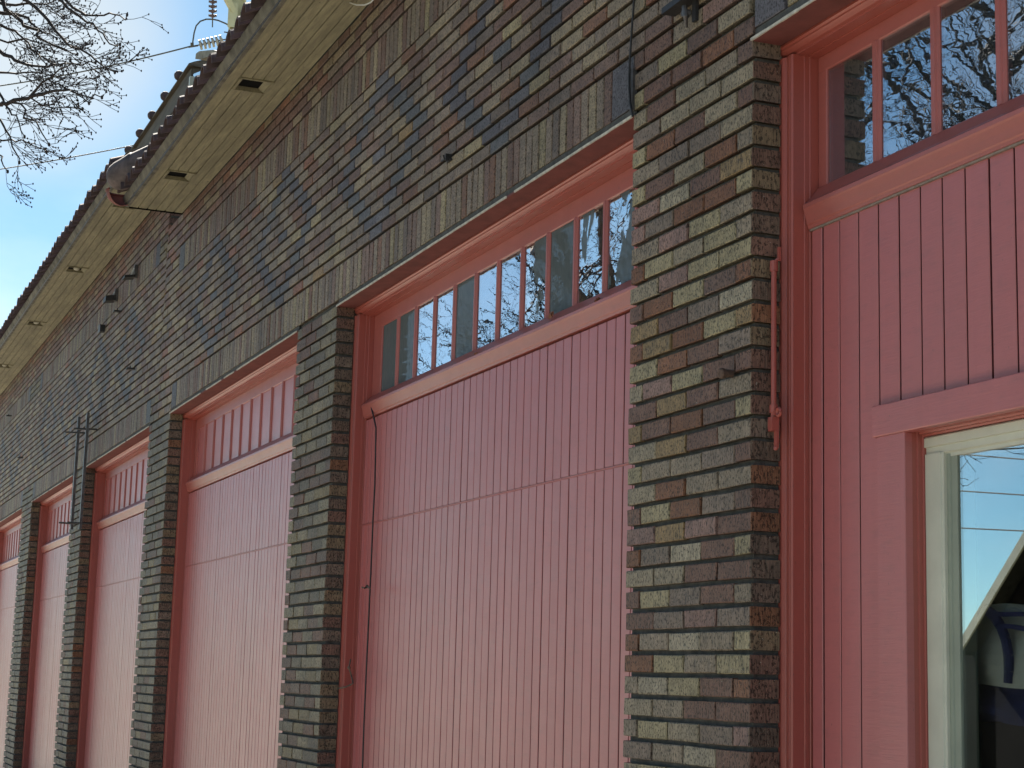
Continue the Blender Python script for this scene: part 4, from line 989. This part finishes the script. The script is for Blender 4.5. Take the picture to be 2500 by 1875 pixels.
TR = Tree(41); tb = Vector((-20.6, -5.9, -0.3)); f0 = Vector((-20.5, -5.8, 3.2))
TR.limb([tb, tb + Vector((0.05, 0.05, 1.5)), f0], 0.20, 0.15, TR.big, 10)
scaffold(TR, f0, [((0.2, 0.35, 0.9), 2.6, 0.10), ((0.8, 0.0, 0.9), 3.2, 0.10), ((-0.8, 0.1, 0.9), 3.0, 0.10), ((0.0, -0.5, 1.0), 3.2, 0.10), ((-0.2, 0.1, 1.2), 3.4, 0.10)])
T3 = TR.big.build('bare_street_tree', MAT['bark'], smooth=True); tag(T3, 'smaller bare tree further down the kerb, mirrored in the panes over the second door', 'tree', 'bare trees along the kerb')
TR.tw.build('twigs', MAT['bark'], T3)['kind'] = 'stuff'

# ---------------------------------------------------------------- house across the road, mirrored in the window
T = empty('gabled_house', (-17.6, -15.0, -0.3)); tag(T, 'dark gabled house with a pale rake board, mirrored in the window glass', 'house')
hx0, hx1, hz, ha = -21.9, -13.3, 2.3, 6.4; hm = (hx0 + hx1) / 2
b = MB(); pr3 = [(hx0 + 0.1, -0.3), (hx1 - 0.3, -0.3), (hx1 - 0.3, hz), (hm, ha - 0.12), (hx0 + 0.1, hz - 0.12)]
b.add([(a, -13.25, c2) for a, c2 in pr3] + [(a, -20.0, c2) for a, c2 in pr3], [(0, 1, 2, 3, 4), (9, 8, 7, 6, 5)] + [(i_, i_ + 5, (i_ + 1) % 5 + 5, (i_ + 1) % 5) for i_ in range(5)])
q = b; o = tpart(b, 'house_wall', MAT['housewall'], T)
b = MB(); b.box(hx0 - 6.0, hx0 + 0.098, -19.0, -13.2, -0.3, hz - 0.1); tpart(b, 'reflection_block', MAT['housewall'], T)  # added unseen block that keeps the low window reflection dark
for s_, xe in ((-1, hx0), (1, hx1)):
    b = MB(); vs = [(xe, -13.0, hz - 0.15), (hm, -13.0, ha), (hm, -20.2, ha), (xe, -20.2, hz - 0.15)]; b.add(vs + [(v[0], v[1], v[2] + 0.12) for v in vs], [(0, 1, 2, 3), (7, 6, 5, 4), (0, 4, 5, 1), (1, 5, 6, 2), (2, 6, 7, 3), (3, 7, 4, 0)]); o = tpart(b, 'house_roof', MAT['houseroof'], T); normals_fix(o.data)
    b = MB(); vs = [(xe, -12.96, hz - 0.17), (hm, -12.96, ha - 0.02), (hm, -12.96, ha + 0.17), (xe, -12.96, hz + 0.02)]; b.add(vs + [(v[0], v[1] - 0.035, v[2]) for v in vs], [(0, 1, 2, 3), (7, 6, 5, 4), (0, 4, 5, 1), (1, 5, 6, 2), (2, 6, 7, 3), (3, 7, 4, 0)]); o = tpart(b, 'rake_board', MAT['bulb'], T); normals_fix(o.data)
for k, (ya, z0, z1) in enumerate(((-9.0, 4.05, 3.86), (-9.0, 3.70, 3.55), (-9.0, 3.35, 3.24))):
    zc = z0 - 0.0
    wire_between((-27.0, ya, zc + 0.15 + (z0 - z1) * 10), (-4.0, ya, zc - 0.1 - (z0 - z1) * 8), 0.15, 0.008, 'street_wire', ('top', 'middle', 'lowest')[k] + ' of the three thin street wires mirrored in the window glass', 'street wires mirrored in the window')
for x in (-27.05, -3.95):
    T = empty('wire_post', (x, -9.2 - 2.3, -0.3)); tag(T, 'wooden wire post on the far kerb, ' + ('left' if x < -20 else 'right') + ' end of the street wires', 'post')
    b = MB(); b.tube([(x, -11.5, -0.3), (x, -11.5, 8.0)], [0.13, 0.10], 10); tpart(b, 'pole', MAT['rust'], T)
    b = MB(); b.box(x - 0.05, x + 0.05, -11.5, -8.95, 5.5, 5.62); b.box(x - 0.03, x + 0.03, -9.05, -8.95, 1.2, 5.5); tpart(b, 'arm', MAT['rust'], T)
